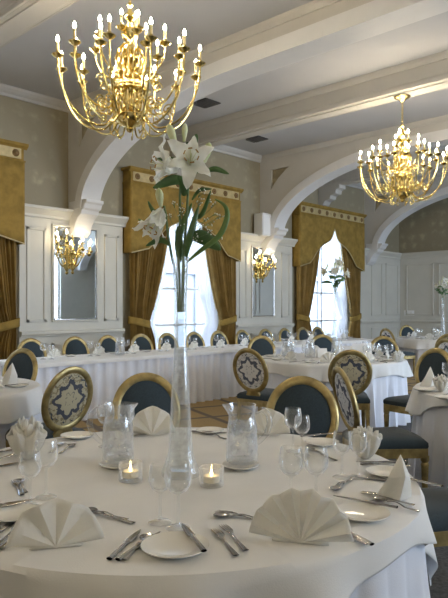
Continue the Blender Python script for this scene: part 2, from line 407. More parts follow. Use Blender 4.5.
def arch(x0, x1, k):
    def curve(n=40, ex=0.0):
        pts = []
        for i in range(n+1):
            t = (pi/2)*i/n
            pts.append((5.2 + (3.30+ex)*cos(t), 3.0 + (1.35+ex)*sin(t)))
        for i in range(n+1):
            t = pi/2 + (pi/2)*i/n
            pts.append((-1.8 + (3.30+ex)*cos(t), 3.0 + (1.35+ex)*sin(t)))
        return pts
    c = curve()
    poly = [(YW-.001, ZC), (YW-.001, 3.0)] + c + [(YO, 3.0), (YO, ZC)]
    tri = [(8.60, 4.42), (8.60, 3.98), (8.52, 4.08), (8.38, 4.22), (8.18, 4.37), (8.10, 4.42)]
    b = MB(); b.prism(poly, lambda a, z, t: (t, a, z), x0, x1, holes=[tri])
    st(b.build('arch_beam', M['beam']))
    b = MB(); b.prism([(p[0]+.0, p[1]) for p in tri], lambda a, z, t: (t, a, z), x0+.06, x0+.08)
    st(b.build('trim_%d' % (20+k), M['paper']))
    # white moulded rib round the opening, proud of both faces
    co = curve(ex=.17); n = len(c)
    b = MB()
    vs = []; 
    for i in range(n):
        for (pt, xx) in ((c[i], x0-.035), (co[i], x0-.035), (co[i], x0+.0), (co[i], x1), (co[i], x1+.035), (c[i], x1+.035)):
            vs.append((xx, pt[0], pt[1] - (.012 if pt is c[i] else 0)))
    fs = []
    for i in range(n-1):
        for j in range(6):
            fs.append((i*6+j, i*6+(j+1) % 6, (i+1)*6+(j+1) % 6, (i+1)*6+j))
    fs += [tuple(range(6)), tuple((n-1)*6+j for j in range(6))]
    b.add(vs, fs); st(b.build('trim_%d' % (30+k), M['white'], smooth=True))
    # corbel below the spring of the arch
    y = YW - .05
    for (o, w, z0, z1) in ((.52, .06, 3.02, 3.10), (.48, .045, 2.96, 3.02), (.44, .035, 2.92, 2.96)):
        pass
    prof = [(y, 3.13), (y-.50, 3.13), (y-.50, 3.08), (y-.46, 3.06), (y-.43, 2.99), (y-.37, 2.97), (y-.35, 2.91), (y-.25, 2.85), (y-.17, 2.75), (y-.13, 2.64), (y-.03, 2.56), (y, 2.56)]
    b = MB(); b.prism(prof, lambda a, z, t: (t, a, z), x0-.02, x1+.02)
    st(b.build('trim_%d' % (40+k), M['white'], bevel=.012))
    prof = [(y-.05, 2.97), (y-.36, 2.97), (y-.30, 2.88), (y-.20, 2.74), (y-.16, 2.60), (y-.05, 2.55)]
    for zz in (ZC-.02,):
        b = MB()
        for xx, sg in ((x0, -1), (x1, 1)): mould_y(b, YO, YW, xx, ZC, [(0, 0), (0, -.09), (.02, -.09), (.05, -.04), (.06, 0)], sg)
        st(b.build('trim_%d' % (50+k), M['beam']))
    
arch(5.64, 5.94, 0); arch(10.56, 10.86, 1); arch(15.02, 15.32, 2); arch(.55, .85, 3)

# windows: frame, glazing bars, pane
def window(n, axis, a0, a1, z0, z1, d0, d1):
    """axis 'x': opening runs in x, depth in y from d0 to d1"""
    def bx(b, a, c, e, f, z, w):
        if axis == 'x': b.box(a, c, e, f, z, w)
        else: b.box(e, f, a, c, z, w)
    b = MB(); m = (d0+d1)/2
    for (a, c, z, w) in ((a0, a0+.10, z0, z1), (a1-.10, a1, z0, z1), (a0, a1, z0, z0+.12), (a0, a1, z1-.1, z1)): bx(b, a, c, m-.05, m+.05, z, w)
    q = (a0+a1)/2; bx(b, q-.022, q+.022, m-.03, m+.03, z0, z1)
    for zz in ((z0+z1)/2-.35, z0+.55): bx(b, a0, a1, m-.03, m+.03, zz-.022, zz+.022)
    f = st(b.build('window_%d' % n, M['white'], bevel=.006))
    g = MB(); bx(g, a0+.05, a1-.05, m-.004, m+.004, z0+.05, z1-.05); g.build('pane', M['pane'], f)
    s = MB(); bx(s, a0-.02, a1+.02, min(d0, d1)-.04 if axis == 'x' and d0 > 5 else d0, max(d0, d1)-.0, z0-.05, z0+.005); s.build('sill', M['white'], f, bevel=.006)
    # light portal in the opening: guides sky sampling only
    L = bpy.data.lights.new('sky_portal', 'AREA'); L.shape = 'RECTANGLE'; L.size = a1-a0; L.size_y = z1-z0
    L.cycles.is_portal = True
    lo = bpy.data.objects.new('sky_portal', L); COL.objects.link(lo)
    return lo, (q, m, (z0+z1)/2)
k = 1
for (a0, a1, z0, z1) in WOP:
    lo, (q, m, z) = window(k, 'x', a0, a1, z0, z1, YW, YW+.35); lo.location = (q, YW+.36, z); lo.rotation_euler = (radians(-90), 0, 0); k += 1
for (a0, a1, z0, z1) in OOP:
    lo, (q, m, z) = window(k, 'x', a0, a1, z0, z1, YO-.3, YO); lo.location = (q, YO-.31, z); lo.rotation_euler = (radians(90), 0, 0); k += 1
for (a0, a1, z0, z1) in BOP:
    lo, (q, m, z) = window(k, 'y', a0, a1, z0, z1, XB-.3, XB); lo.location = (XB-.31, q, z); lo.rotation_euler = (radians(90), 0, radians(-90)); k += 1

# facade and yard added outside the windows to keep the daylight blue-white
M['facade'] = pmat('pale_render', (.185, .195, .21), .8, noise=.06, scale=1.5)
M['yard'] = pmat('yard_paving', (.22, .22, .22), .9, noise=.2, scale=3)
st(MB().box(XB-12, XF+14, YW+.36, YW+9.5, -.4, -.1).build('outside_ground', M['yard']))
b = MB().box(XB-12, XF+14, YW+7.5, YW+8.2, -.1, 8.5)
for i in range(16):
    x_ = XB-10+i*2.6; b.box(x_, x_+.12, YW+7.42, YW+7.5, -.1, 8.3)
for z_ in (2.6, 5.4): b.box(XB-12, XF+14, YW+7.40, YW+7.5, z_, z_+.18)
st(b.build('outside_wall', M['facade']))

# ------------------------------------------------------------------ curtains
def pelmet(xc, hw, name_lab, vk):
    x0, x1 = xc-hw, xc+hw; yf = YW-.23
    t = empty('window_pelmet', (xc, YW, 3.6)); tag(t, name_lab, 'pelmet', 'gold pelmets over the windows')
    t.location = (0, 0, 0)
    b = MB(); b.box(x0, x1, yf, YW-.005, 3.62, 3.84); mould_x(b, x0-.05, x1+.05, yf, 3.88, [(-.225, 0), (-.225, -.05), (0, -.05), (0, -.09), (.03, -.06), (.06, -.045), (.06, 0)])
    b.box(x0-.02, x1+.02, yf-.02, YW-.006, 3.60, 3.625)
    b.build('cornice', M['valance'], t, bevel=.006)
    b = MB(); b.box(x0+.05, x1-.05, yf-.012, yf+.01, 3.645, 3.80); b.build('band', M['pelmet'], t)
    n = 9
    for i in range(n):
        xx = x0+.14 + (x1-x0-.28)*i/(n-1)
        r = MB(); r.lathe([(.001, .03), (.02, .028), (.028, .015), (.04, .02), (.055, .012), (.058, 0)], (0, 0, 0), 14)
        r.xf(Matrix.Translation((xx, yf-.012, 3.722)) @ Matrix.Rotation(radians(90), 4, 'X')); r.build('rosette', M['rosette'], t, smooth=True)
    # fabric with an ogee opening: bottom edge as a function of u
    def zb(u):
        a = abs(u)                      # 0 at the centre, 1 at the end
        pts = [(0, 3.36), (.02, 3.31), (.06, 3.18), (.12, 3.07), (.22, 3.00), (.34, 2.93), (.46, 2.83), (.56, 2.70), (.66, 2.54), (.72, 2.46), (.78, 2.44), (1.0, 2.36)]
        for (p, q), (r_, s_) in zip(pts, pts[1:]):
            if a <= r_ + 1e-9: return q + (s_-q)*(a-p)/(r_-p)
        return 2.36
    nu = 96
    def fn(u, v):
        s_ = 2*u-1; z1 = zb(s_); z = 3.62 + (z1-3.62)*v
        return (xc + s_*hw, yf - .012 - .010*sin(s_*9)*v*(.3+abs(s_)), z)
    f = MB().grid(fn, nu, 10)
    for sx in (-1, 1):
        f.grid(lambda u, v: (xc+sx*hw, yf-.012 + u*.235, 3.62 + (2.36-3.62)*v), 4, 10)
    f.build('valance_fabric', M['valance'], t, smooth=True, solid=.012)
    tr = MB(); tr.tube([(xc+s_*hw, yf-.022, zb(s_)) for s_ in [i/40-1 for i in range(81)]], .012, 6); tr.build('braid_trim', M['pelmet'], t, smooth=True)
    return t
pelmet(3.28, 1.44, 'gold ogee-edged pelmet over the window behind the side table with blue chair', 0)
pelmet(8.20, 1.44, 'gold pelmet with rosette band behind the tall lilies, between the two mirrors', 1)
pelmet(13.17, 1.44, 'gold pelmet with pointed ogee valance over the window beside the far corner', 2)

def curtain(xo, xi_top, xi_tie, lab, sheer=False, yc=YW-.135, seed=0):
    """xo outer edge; pulled to the side at the tie, z_tie"""
    rnd = random.Random(seed); ztop, zt, zb_ = 3.59, 1.12, .03
    sg = 1 if xi_top > xo else -1
    ph = [rnd.random()*6 for _ in range(4)]
    npl = 9 if not sheer else 12
    def fn(u, v):
        z = ztop + (zb_-ztop)*v
        if z >= zt:
            s_ = (ztop-z)/(ztop-zt); xi = xi_top + (xi_tie-xi_top)*(s_**1.5); xoo = xo
        else:
            s_ = (zt-z)/(zt-zb_); xi = xi_tie + sg*.14*sin(min(1, s_*2.2)*pi/2); xoo = xo
        x = xoo + (xi-xoo)*u
        tie = exp(-((z-zt)/.18)**2)
        amp = (.040 if not sheer else .018)*(1-.45*tie)
        y = yc + amp*sin(u*npl*2*pi + ph[0]) + .016*sin(u*npl*4.6*pi + ph[1] + v*2) + .012*sin(v*5+u*9+ph[2])
        return (x, y - (.05*tie*sin(u*pi)), z)
    b = MB().grid(fn, 150 if not sheer else 90, 36)
    if sheer:
        o = b.build('sheer_curtain', M['sheer'], smooth=True)
        return tag(o, lab, 'curtain', 'white sheer window curtains')
    t = empty('curtain', (0, 0, 0)); tag(t, lab, 'curtain', 'gold pleated window curtains')
    b.build('drape', M['curtain'], t, smooth=True, solid=.004)
    c = (xo+xi_tie)/2; r = abs(xi_tie-xo)/2+.035
    band = MB().grid(lambda u, v: (c + r*cos(2*pi*u), yc + .095*sin(2*pi*u), zt + (v-.5)*.13 + .05*cos(2*pi*u)*(-sg)), 32, 3, cu=True)
    band.build('tieback', M['valance'], t, smooth=True, solid=.01)
    fr = MB(); fpts = []
    for i in range(60):
        p = fn(1, .02+.62*i/60); q = fn(1, .02+.62*(i+1)/60)
        fpts.append((p[0]+sg*.012, p[1], p[2]))
    fr.tube(fpts, [.013 if i % 2 else .007 for i in range(len(fpts))], 6)
    fr.build('bead_fringe', M['pelmet'], t, smooth=True)
    return t
W3 = [('behind the side table near the picture edge', 3.28, 1.38), ('in the window behind the tall lilies', 8.20, 1.38), ('in the window beside the far corner', 13.17, 1.38)]
sd = 1
for (lab, xc, hw) in W3:
    for sx, word in ((-1, 'left half'), (1, 'right half')):
        if xc < 4 and sx < 0: continue
        xo = xc+sx*hw; xi = xc + sx*.42; xt = xc+sx*(hw-.42)
        curtain(xo, xi, xt, 'gold pleated curtain tied back, %s, %s' % (word, lab), seed=sd)
        curtain(xc+sx*1.06, xc+sx*.12, xt-sx*.26, 'white sheer net curtain, %s, %s' % (word, lab), sheer=True, yc=YW+.06, seed=sd+20)
        sd += 1

# ------------------------------------------------------------------ wall fittings
def wall_mirror(xc, hw, lab):
    t = empty('wall_mirror', (xc, YW-.05, 1.95)); tag(t, lab, 'mirror', 'tall mirrors behind the sconces')
    z0, z1 = -.76, .76
    b = MB(); d = .035; w = .035
    for (a, c, e, f) in ((-hw-w, hw+w, z0-w, z0), (-hw-w, hw+w, z1, z1+w), (-hw-w, -hw, z0, z1), (hw, hw+w, z0, z1)): b.box(a, c, -d, 0, e, f)
    b.build('frame', M['panel'], t, bevel=.01)
    MB().box(-hw, hw, -.022, -.005, z0, z1).build('mirror_glass', M['mirror'], t)
    b = MB()
    for (a, c, e, f) in ((-hw, hw, z0, z0+.02), (-hw, hw, z1-.02, z1), (-hw, -hw+.02, z0, z1), (hw-.02, hw, z0, z1)): b.box(a, c, -.032, -.022, e, f)
    b.build('bevel_edge', M['steel'], t, bevel=.006)
    return t
wall_mirror(5.74, .41, 'tall mirror behind the brass sconce on the wall panel between gold curtains')
wall_mirror(10.60, .38, 'narrower-looking far mirror behind the second brass sconce, below the white speaker')

def scurve(p, q, k, n=14):
    pts = []
    for i in range(n+1):
        t = i/n; pts.append((p[0]+(q[0]-p[0])*t + k[0]*sin(pi*t), p[1]+(q[1]-p[1])*t + k[1]*sin(pi*t), p[2]+(q[2]-p[2])*t + k[2]*sin(2*pi*t)))
    return pts
def spiral(c, r, dirv, n=22, turns=1.4, flip=1):
    """scroll in the vertical plane along dirv"""
    pts = []
    for i in range(n+1):
        t = i/n; a = turns*2*pi*t; rr = r*(1-t*.75)
        pts.append((c[0]+dirv[0]*rr*cos(a), c[1]+dirv[1]*rr*cos(a), c[2]+flip*rr*sin(a)))
    return pts
BULB = [(.001, 0), (.010, .004), (.0155, .018), (.016, .030), (.012, .048), (.005, .066), (.001, .074)]
def candle_bits(parent, p, hc=.13, rc=.014, pan=.045, sc=1.0, bm='bulb'):
    """drip pan, candle tube and flame bulb standing at p"""
    MB().lathe([(.004, 0), (.012*sc, .004), (pan*.6, .012), (pan, .030), (pan*.96, .034), (pan*.5, .020), (.010, .016), (rc*1.25, .022), (rc*1.35, .045), (rc*1.1, .06)], p, 14).build('drip_pan', M['brass'], parent, smooth=True)
    MB().lathe([(.001, .045), (rc, .045), (rc*.92, .045+hc), (.001, .047+hc)], p, 10).build('candle_tube', M['candlewhite'], parent, smooth=True)
    MB().lathe([(r*sc, z*sc*.9) for r, z in BULB], (p[0], p[1], p[2]+.047+hc), 10).build('bulb', M[bm], parent, smooth=True)

def sconce(xc, lab):
    t = empty('wall_sconce', (xc, YW-.09, 2.27)); t.scale = (1.12, 1.12, 1.12); tag(t, lab, 'wall lamp', 'brass candle sconces on the mirrors')
    MB().lathe([(.001, -.30), (.015, -.29), (.025, -.27), (.012, -.25), (.045, -.20), (.055, -.15), (.03, -.11), (.022, -.08), (.05, -.04), (.06, 0), (.035, .04), (.018, .08), (.03, .12), (.02, .17), (.008, .22), (.016, .25), (.001, .28)], (0, -.06, 0), 16).build('stem', M['brass'], t, smooth=True)
    MB().box(-.05, .05, -.02, .02, -.22, .10).build('backplate', M['brass'], t, bevel=.015)
    spots = [(-.27, -.12, .02), (-.15, -.26, -.04), (0, -.32, .02), (.15, -.26, -.04), (.27, -.12, .02), (-.13, -.11, .13), (.13, -.11, .13)]
    for (x, y, z) in spots:
        a = MB().tube(scurve((0, -.06, -.13), (x, y, z), (0, 0, -.075)), .008, 7).build('arm', M['brass'], t, smooth=True)
        candle_bits(a, (x, y, z), .10, .012, .038, 1.0, 'bulb2')
        l = sqrt(x*x+y*y); d = (x/l, y/l)
        MB().tube(spiral((x*.52, -.06+(y+.06)*.52, -.03), .045, d), .006, 6).build('scroll', M['brass'], t, smooth=True)
    return t
sconce(5.62, 'seven-light brass candle sconce on the mirror panel beside the first arch foot')
sconce(10.46, 'seven-light brass candle sconce on the far mirror under the white wall speaker')

t = empty('wall_speaker', (10.44, YW-.2, 3.20)); tag(t, 'white box loudspeaker mounted on the wall above the panelling by the far arch', 'speaker')
MB().box(-.17, .15, -.12, .14, -.25, .25).build('cabinet', M['plastic'], t, bevel=.02)
MB().box(-.14, .12, -.128, -.121, -.21, .21).build('grille', M['card'], t, bevel=.003)
MB().box(-.03, .03, .14, .20, -.05, .05).build('bracket', M['dark'], t)

def vent(px, py, lab, r=.18):
    f = 617*(ZC-CH)/(307-py); c = CW(px, f, ZC)
    t = empty('ceiling_vent', c); tag(t, lab, 'vent')
    MB().box(-r, r, -r, r, -.02, -.001).build('frame', M['dark'], t)
    b = MB()
    for i in range(6): b.box(-r+.03, r-.03, -r+.05+i*.055, -r+.07+i*.055, -.028, -.02)
    b.build('slat', M['dark'], t)
vent(206, 102.5, 'dark square ceiling vent seen beside the arms of the near chandelier', .17)
vent(257, 138.5, 'small grey ceiling vent close to the wall behind the far beam', .16)
t = empty('light_switch_plate', (XF-.05, 0, 1.27))
yy = -(.725*XF - 0)  # solved below
u_ = (410-224)/617; Y_ = (RT[0]*XF - u_*FW[0]*XF)/(u_*FW[1]-RT[1]); f_ = FW[0]*XF+FW[1]*Y_
t.location = (XF-.052, Y_, CH - 6*f_/617)
tag(t, 'small white switch plate on the far panelled wall above the chair rail', 'switch')
MB().box(-.012, 0, -.16, .16, -.075, .075).build('plate', M['card'], t, bevel=.004)
for s_ in (-.07, .07): MB().box(-.02, -.011, s_-.03, s_+.03, -.03, .03).build('switch', M['plastic'], t, bevel=.002)

# ------------------------------------------------------------------ chandeliers
def chandelier():
    t = empty('chandelier', (0, 0, 0))
    B = M['brass']
    # heights relative to the ceiling point (4.38)
    z = lambda h: h-4.38
    MB().lathe([(.001, 0), (.10, 0), (.115, -.012), (.09, -.03), (.05, -.045), (.025, -.075), (.012, -.09), (.001, -.095)], (0, 0, 0), 24).build('ceiling_rose', B, t, smooth=True)
    top, bot = -.09, z(3.98)
    b = MB(); n = 11
    for i in range(n):
        zc = top + (bot-top)*(i+.5)/n; h = (top-bot)/n*.66; fl = i % 2
        pts = []
        for k in range(16):
            a = 2*pi*k/16; r = .013
            q = (r*cos(a), h*sin(a)*.95)
            pts.append((q[0], 0, zc+q[1]) if fl else (0, q[0], zc+q[1]))
        b.tube(pts, .0042, 6, closed=True)
    b.build('chain', B, t, smooth=True)
    MB().lathe([(.001, z(3.99)), (.012, z(3.985)), (.03, z(3.95)), (.014, z(3.93)), (.022, z(3.90)), (.045, z(3.87)), (.05, z(3.85)), (.02, z(3.82)), (.035, z(3.78)), (.06, z(3.74)), (.065, z(3.70)), (.035, z(3.66)), (.028, z(3.60)), (.05, z(3.56)), (.085, z(3.52)), (.09, z(3.49)), (.06, z(3.45)), (.05, z(3.38)), (.08, z(3.33)), (.12, z(3.30)), (.125, z(3.27)), (.085, z(3.23)), (.06, z(3.15)), (.07, z(3.08)), (.10, z(3.04)), (.145, z(3.02)), (.15, z(3.01)), (.135, z(2.98)), (.09, z(2.945)), (.04, z(2.925)), (.03, z(2.915)), (.035, z(2.90)), (.02, z(2.885)), (.001, z(2.875))], (0, 0, 0), 28).build('stem', B, t, smooth=True)
    # vertical reeded cage rods round the core
    for k in range(16):
        a = 2*pi*k/16; c, s_ = cos(a), sin(a)
        pts = [(r*c, r*s_, z(h)) for r, h in ((.06, 3.62), (.10, 3.57), (.12, 3.50), (.105, 3.42), (.085, 3.36), (.105, 3.30), (.14, 3.22), (.155, 3.14), (.145, 3.06), (.11, 3.01))]
        MB().tube(pts, .0085, 6).build('rod', B, t, smooth=True)
    MB().lathe([(.13, z(3.245)), (.165, z(3.24)), (.168, z(3.225)), (.13, z(3.22))], (0, 0, 0), 28).build('collar', B, t, smooth=True)
    # arms
    def arm(a, R, hp, h0, dip, rr=.0085, r0=.10):
        c, s_ = cos(a), sin(a); pts = []
        n = 18
        # from the core down and out, then up to the pan in a deep U
        hb = h0 - dip; rm = r0 + .30*(R-r0)
        for i in range(6):
            u = i/6; pts.append(((r0+(rm-r0)*u)*c, (r0+(rm-r0)*u)*s_, z(h0 - dip*sin(u*pi/2))))
        for i in range(n+1):
            f_ = (pi/2)*i/n; r = rm + (R-rm)*sin(f_); zz = hb + (hp-hb)*(1-cos(f_))
            pts.append((r*c, r*s_, z(zz)))
        ar = MB().tube(pts, rr, 8).build('arm', B, t, smooth=True)
        candle_bits(ar, (R*c, R*s_, z(hp)), .09, .0125, .050, .78)
        return (c, s_)
    for k in range(12):
        a = 2*pi*k/12+.13; arm(a, .60, 3.41, 3.06, .15)
        c, s_ = cos(a), sin(a)
        b = MB(); b.tube(spiral((.33*c, .33*s_, z(3.06)), .052, (c, s_)), .006, 6); b.tube(spiral((.24*c, .24*s_, z(3.10)), .045, (-c, -s_)), .006, 6)
        b.build('scroll', B, t, smooth=True)
    for k in range(8):
        a = 2*pi*k/8+.40; arm(a, .46, 3.43, 3.22, .16)
        c, s_ = cos(a), sin(a)
        b = MB(); b.tube(spiral((.24*c, .24*s_, z(3.30)), .05, (c, s_)), .006, 6); b.tube(spiral((.17*c, .17*s_, z(3.38)), .04, (-c, -s_), flip=-1), .006, 6)
        b.build('scroll', B, t, smooth=True)
    for k in range(6):
        a = 2*pi*k/6+.02; arm(a, .31, 3.58, 3.45, .10, .0075, .06)
    a = MB().lathe([(.012, z(3.80)), (.02, z(3.82))], (0, 0, 0), 10).build('candle_socket', B, t, smooth=True)
    # the crowning lights round the neck
    for k in range(3):
        a = 2*pi*k/3+.9; arm(a, .08, 3.72, 3.68, .03, .006, .03)
    # finials under the bowl
    for k in range(8):
        a = 2*pi*k/8; c, s_ = cos(a), sin(a)
        MB().tube([(r*c, r*s_, z(h)) for r, h in ((.13, 2.98), (.17, 2.93), (.165, 2.87), (.13, 2.85), (.12, 2.88))], .006, 6).build('leaf_drop', B, t, smooth=True)
    return t
ch = chandelier()
ch.location = (3.25, 4.185, 4.382); tag(ch, 'large brass candle chandelier hanging nearest, its tiers of bulbs lit, above the lilies', 'chandelier', 'brass chandeliers')
c2 = copy_tree(ch); c2.location = (8.07, 4.18, 4.382); c2.rotation_euler = (0, 0, .17)
tag(c2, 'distant brass chandelier on its visible chain and ceiling rose, smaller in view', 'chandelier', 'brass chandeliers')

for k_, (x, y_, rz) in enumerate(((3.235, -1.6, .3), (8.07, -1.6, .5), (-1.85, 3.6, .1), (-1.85, -1.6, .2))):  # unseen chandeliers added to light the front of the room
    fill_ch = copy_tree(ch); fill_ch.location = (x, y_, 4.382); fill_ch.rotation_euler = (0, 0, rz)
    tag(fill_ch, ['brass chandelier beyond the picture edge, in line with the nearest one', 'brass chandelier beyond the picture edge, in line with the distant one', 'brass chandelier hanging behind the viewer on the window side', 'brass chandelier hanging behind the viewer on the opposite side'][k_], 'chandelier', 'brass chandeliers')

# ------------------------------------------------------------------ chairs
def chair(backmat):
    t = empty('banquet_chair'); G = M['gold']
    zc, a_, b_ = .735, .195, .215
    tilt = lambda z: -.215 - (z-.5)*.24
    def oval(r, zz): return None
    # oval frame: sweep of a flattened moulding
    pts = [(a_*cos(q), tilt(zc+b_*sin(q)), zc+b_*sin(q)) for q in [2*pi*i/48 for i in range(48)]]
    def fn(u, v):
        q = 2*pi*u; s_ = 2*pi*v
        rr = .027*cos(s_); dd = .020*sin(s_)
        x = (a_+rr)*cos(q); z = zc+(b_+rr)*sin(q)
        return (x, tilt(z)+dd, z)
    MB().grid(fn, 56, 10, cu=True, cv=True).build('back_frame', G, t, smooth=True)
    def pad(sgn, depth, mat, nm):
        def g(u, v):
            q = 2*pi*u; r = v
            x = (a_-.012)*r*cos(q); z = zc+(b_-.012)*r*sin(q)
            return (x, tilt(z) + sgn*(.006+depth*(1-r**2.5)), z)
        MB().grid(g, 40, 8, cu=True).build(nm, mat, t, smooth=True)
    pad(1, .028, M['blue'], 'back_cushion'); pad(-1, .014, backmat, 'back_panel')
    # posts down to the seat rail, joined by a wide block under the oval
    b = MB(); b.prism([(-.11, .42), (.11, .42), (.075, .50), (.06, .535), (-.06, .535), (-.075, .50)], lambda a, z, q: (a, tilt(z)+q, z), -.016, .016)
    b.build('back_splat', G, t, bevel=.006)
    # seat rail, bowed front
    def outline(k, n=10):
        p = []
        for i in range(n+1):
            s_ = -1+2*i/n; p.append((s_*(.245+k), .235+k + .03*(1-s_*s_)))
        p += [(.205+k, -.225-k), (-.205-k, -.225-k)]
        return p
    b = MB(); b.prism(outline(0), lambda a, c, z: (a, c, z), .36, .425); b.build('seat_rail', G, t, bevel=.01)
    ol = outline(-.004)
    def dome(u, v):
        k = u*len(ol); i = int(k) % len(ol); f = k-int(k); p = ol[i]; q = ol[(i+1) % len(ol)]
        x, y = p[0]+(q[0]-p[0])*f, p[1]+(q[1]-p[1])*f
        r = [1, 1.03, 1.02, .93, .75, .5, .25, 0][int(round(v*7))]; zz = [.42, .44, .465, .485, .498, .506, .510, .511][int(round(v*7))]
        return (x*r, y*r+.01*(1-r), zz)
    MB().grid(dome, 52, 7, cu=True).build('seat', M['blue'], t, smooth=True)
    for sx in (-1, 1):
        x = sx*.215; y = .225
        MB().lathe([(.001, 0), (.012, 0), (.015, .02), (.012, .035), (.016, .06), (.026, .30), (.028, .31), (.022, .325), (.030, .34), (.030, .37)], (x, y, 0), 12).build('front_leg', G, t, smooth=True)
        MB().tube([(sx*.18, -.30, 0), (sx*.182, -.25, .15), (sx*.185, -.21, .30), (sx*.185, -.205, .42)], [.014, .017, .021, .022], 8).build('rear_leg', G, t, smooth=True)
    return t
CHA = chair(M['damask']); CHB = None
def put_chair(o, bx, by, ang):
    """bx, by: where the top of the back stands; ang: facing azimuth"""
    f = (cos(ang), sin(ang))
    o.location = (bx + f[0]*.26, by + f[1]*.26, 0); o.rotation_euler = (0, 0, ang - pi/2)
    return o
def variant(src, mat):
    """copy of the chair with another back fabric"""
    c = copy_tree(src)
    for k_ in kids(c):
        if k_.name.startswith('back_panel'):
            k_.data = k_.data.copy(); k_.data.materials.clear(); k_.data.materials.append(mat)
    return c
used = []
def seat(px, f, target, lab, grp='oval-backed banquet chairs', gold=False, ang=None):
    p = CW(px, f, 0)
    if ang is None: ang = atan2(target[1]-p.y, target[0]-p.x)
    if gold: o = variant(CHA, M['damaskgold'])
    else: o = copy_tree(CHA) if used else CHA
    used.append(o)
    put_chair(o, p.x, p.y, ang)
    tag(o, lab, 'chair', grp); return o
TM, TX, TR, TL, TF = (1.62, 1.81), (6.64, 4.43), (5.18, 1.53), (1.90, 5.17), (12.58, 5.60)
def camang(r, f):
    """world azimuth of a direction given as camera right / forward"""
    return atan2(RT[1]*r+FW[1]*f, RT[0]*r+FW[0]*f)
KIDS.clear()
KIDS[CHA.name] = kids(CHA)
for c_ in KIDS[CHA.name]: KIDS[c_.name] = []
seat(302, 3.72, TM, 'blue-backed chair standing across the big table, directly behind two wine glasses', ang=camang(-.12, -1))
seat(147, 3.92, TM, 'blue-backed chair behind the fan napkin and tall glass vase of the big table', ang=camang(.30, -1))
seat(67, 4.45, TL, 'chair with patterned back and gold rim, oblique, before the pleated long table skirt', gold=True, ang=camang(-.80, .62))
seat(19, 6.30, TL, 'blue-backed gold chair at the small side table with a pointed napkin', ang=camang(-.42, -1))
seat(-42, 3.80, TL, 'chair drawn up to the near side of the side table')
seat(251, 6.45, TX, 'chair with white medallion back, standing alone before the long table end')
seat(350, 6.2, TX, 'chair with gold medallion back square to us at the middle round table', gold=True, ang=camang(.06, 1))
seat(347, 4.42, TR, 'blue-seated chair seen edge-on behind the standing white napkin', ang=camang(1, .13))
seat(478, 2.95, TM, 'blue-seated chair beside the big table, cut off by the picture edge', ang=camang(-1, -.15))
seat(433, 6.35, TR, 'blue-backed chair with seat turned aside, behind the white-clothed table at the edge', ang=camang(-.78, -.62))
seat(384, 9.0, TX, 'blue-backed chair behind three wine glasses of the middle round table', ang=camang(-.1, -1))
seat(323, 9.5, TX, 'blue-backed chair behind the middle round table, under its lily vase', ang=camang(.05, -1))
seat(262, 9.15, TX, 'small blue-backed chair beside the medallion chair, behind the middle round table', ang=camang(.2, -1))
seat(388, 12.4, TF, 'white-backed chair seen edge-on beside the farthest round table', ang=camang(1, .5))
seat(408, 14.5, TF, 'blue-backed chair on the wall side of the farthest round table', ang=camang(.3, -1))
seat(449, 9.9, None, 'chair with gold medallion back beside the farthest table, above a white-backed one', gold=True, ang=camang(.25, 1))
seat(449, 8.3, None, 'white-backed chair seen edge-on just above the blue chair at the edge', ang=camang(.9, .6))
cx = [4.28, 4.97, 5.57, 6.18, 6.75, 7.36, 7.95, 8.61, 9.27, 9.90, 10.5, 11.03]
row = []
for i, x in enumerate(cx):
    o = copy_tree(CHA); o.location = (x, 7.65-.26, 0); o.rotation_euler = (0, 0, pi + random.uniform(-.06, .06)); row.append(o)
order_labels(row, 'blue-backed chair behind the long skirted table, {o} from its left end', 'chair', 'chairs behind the long table')

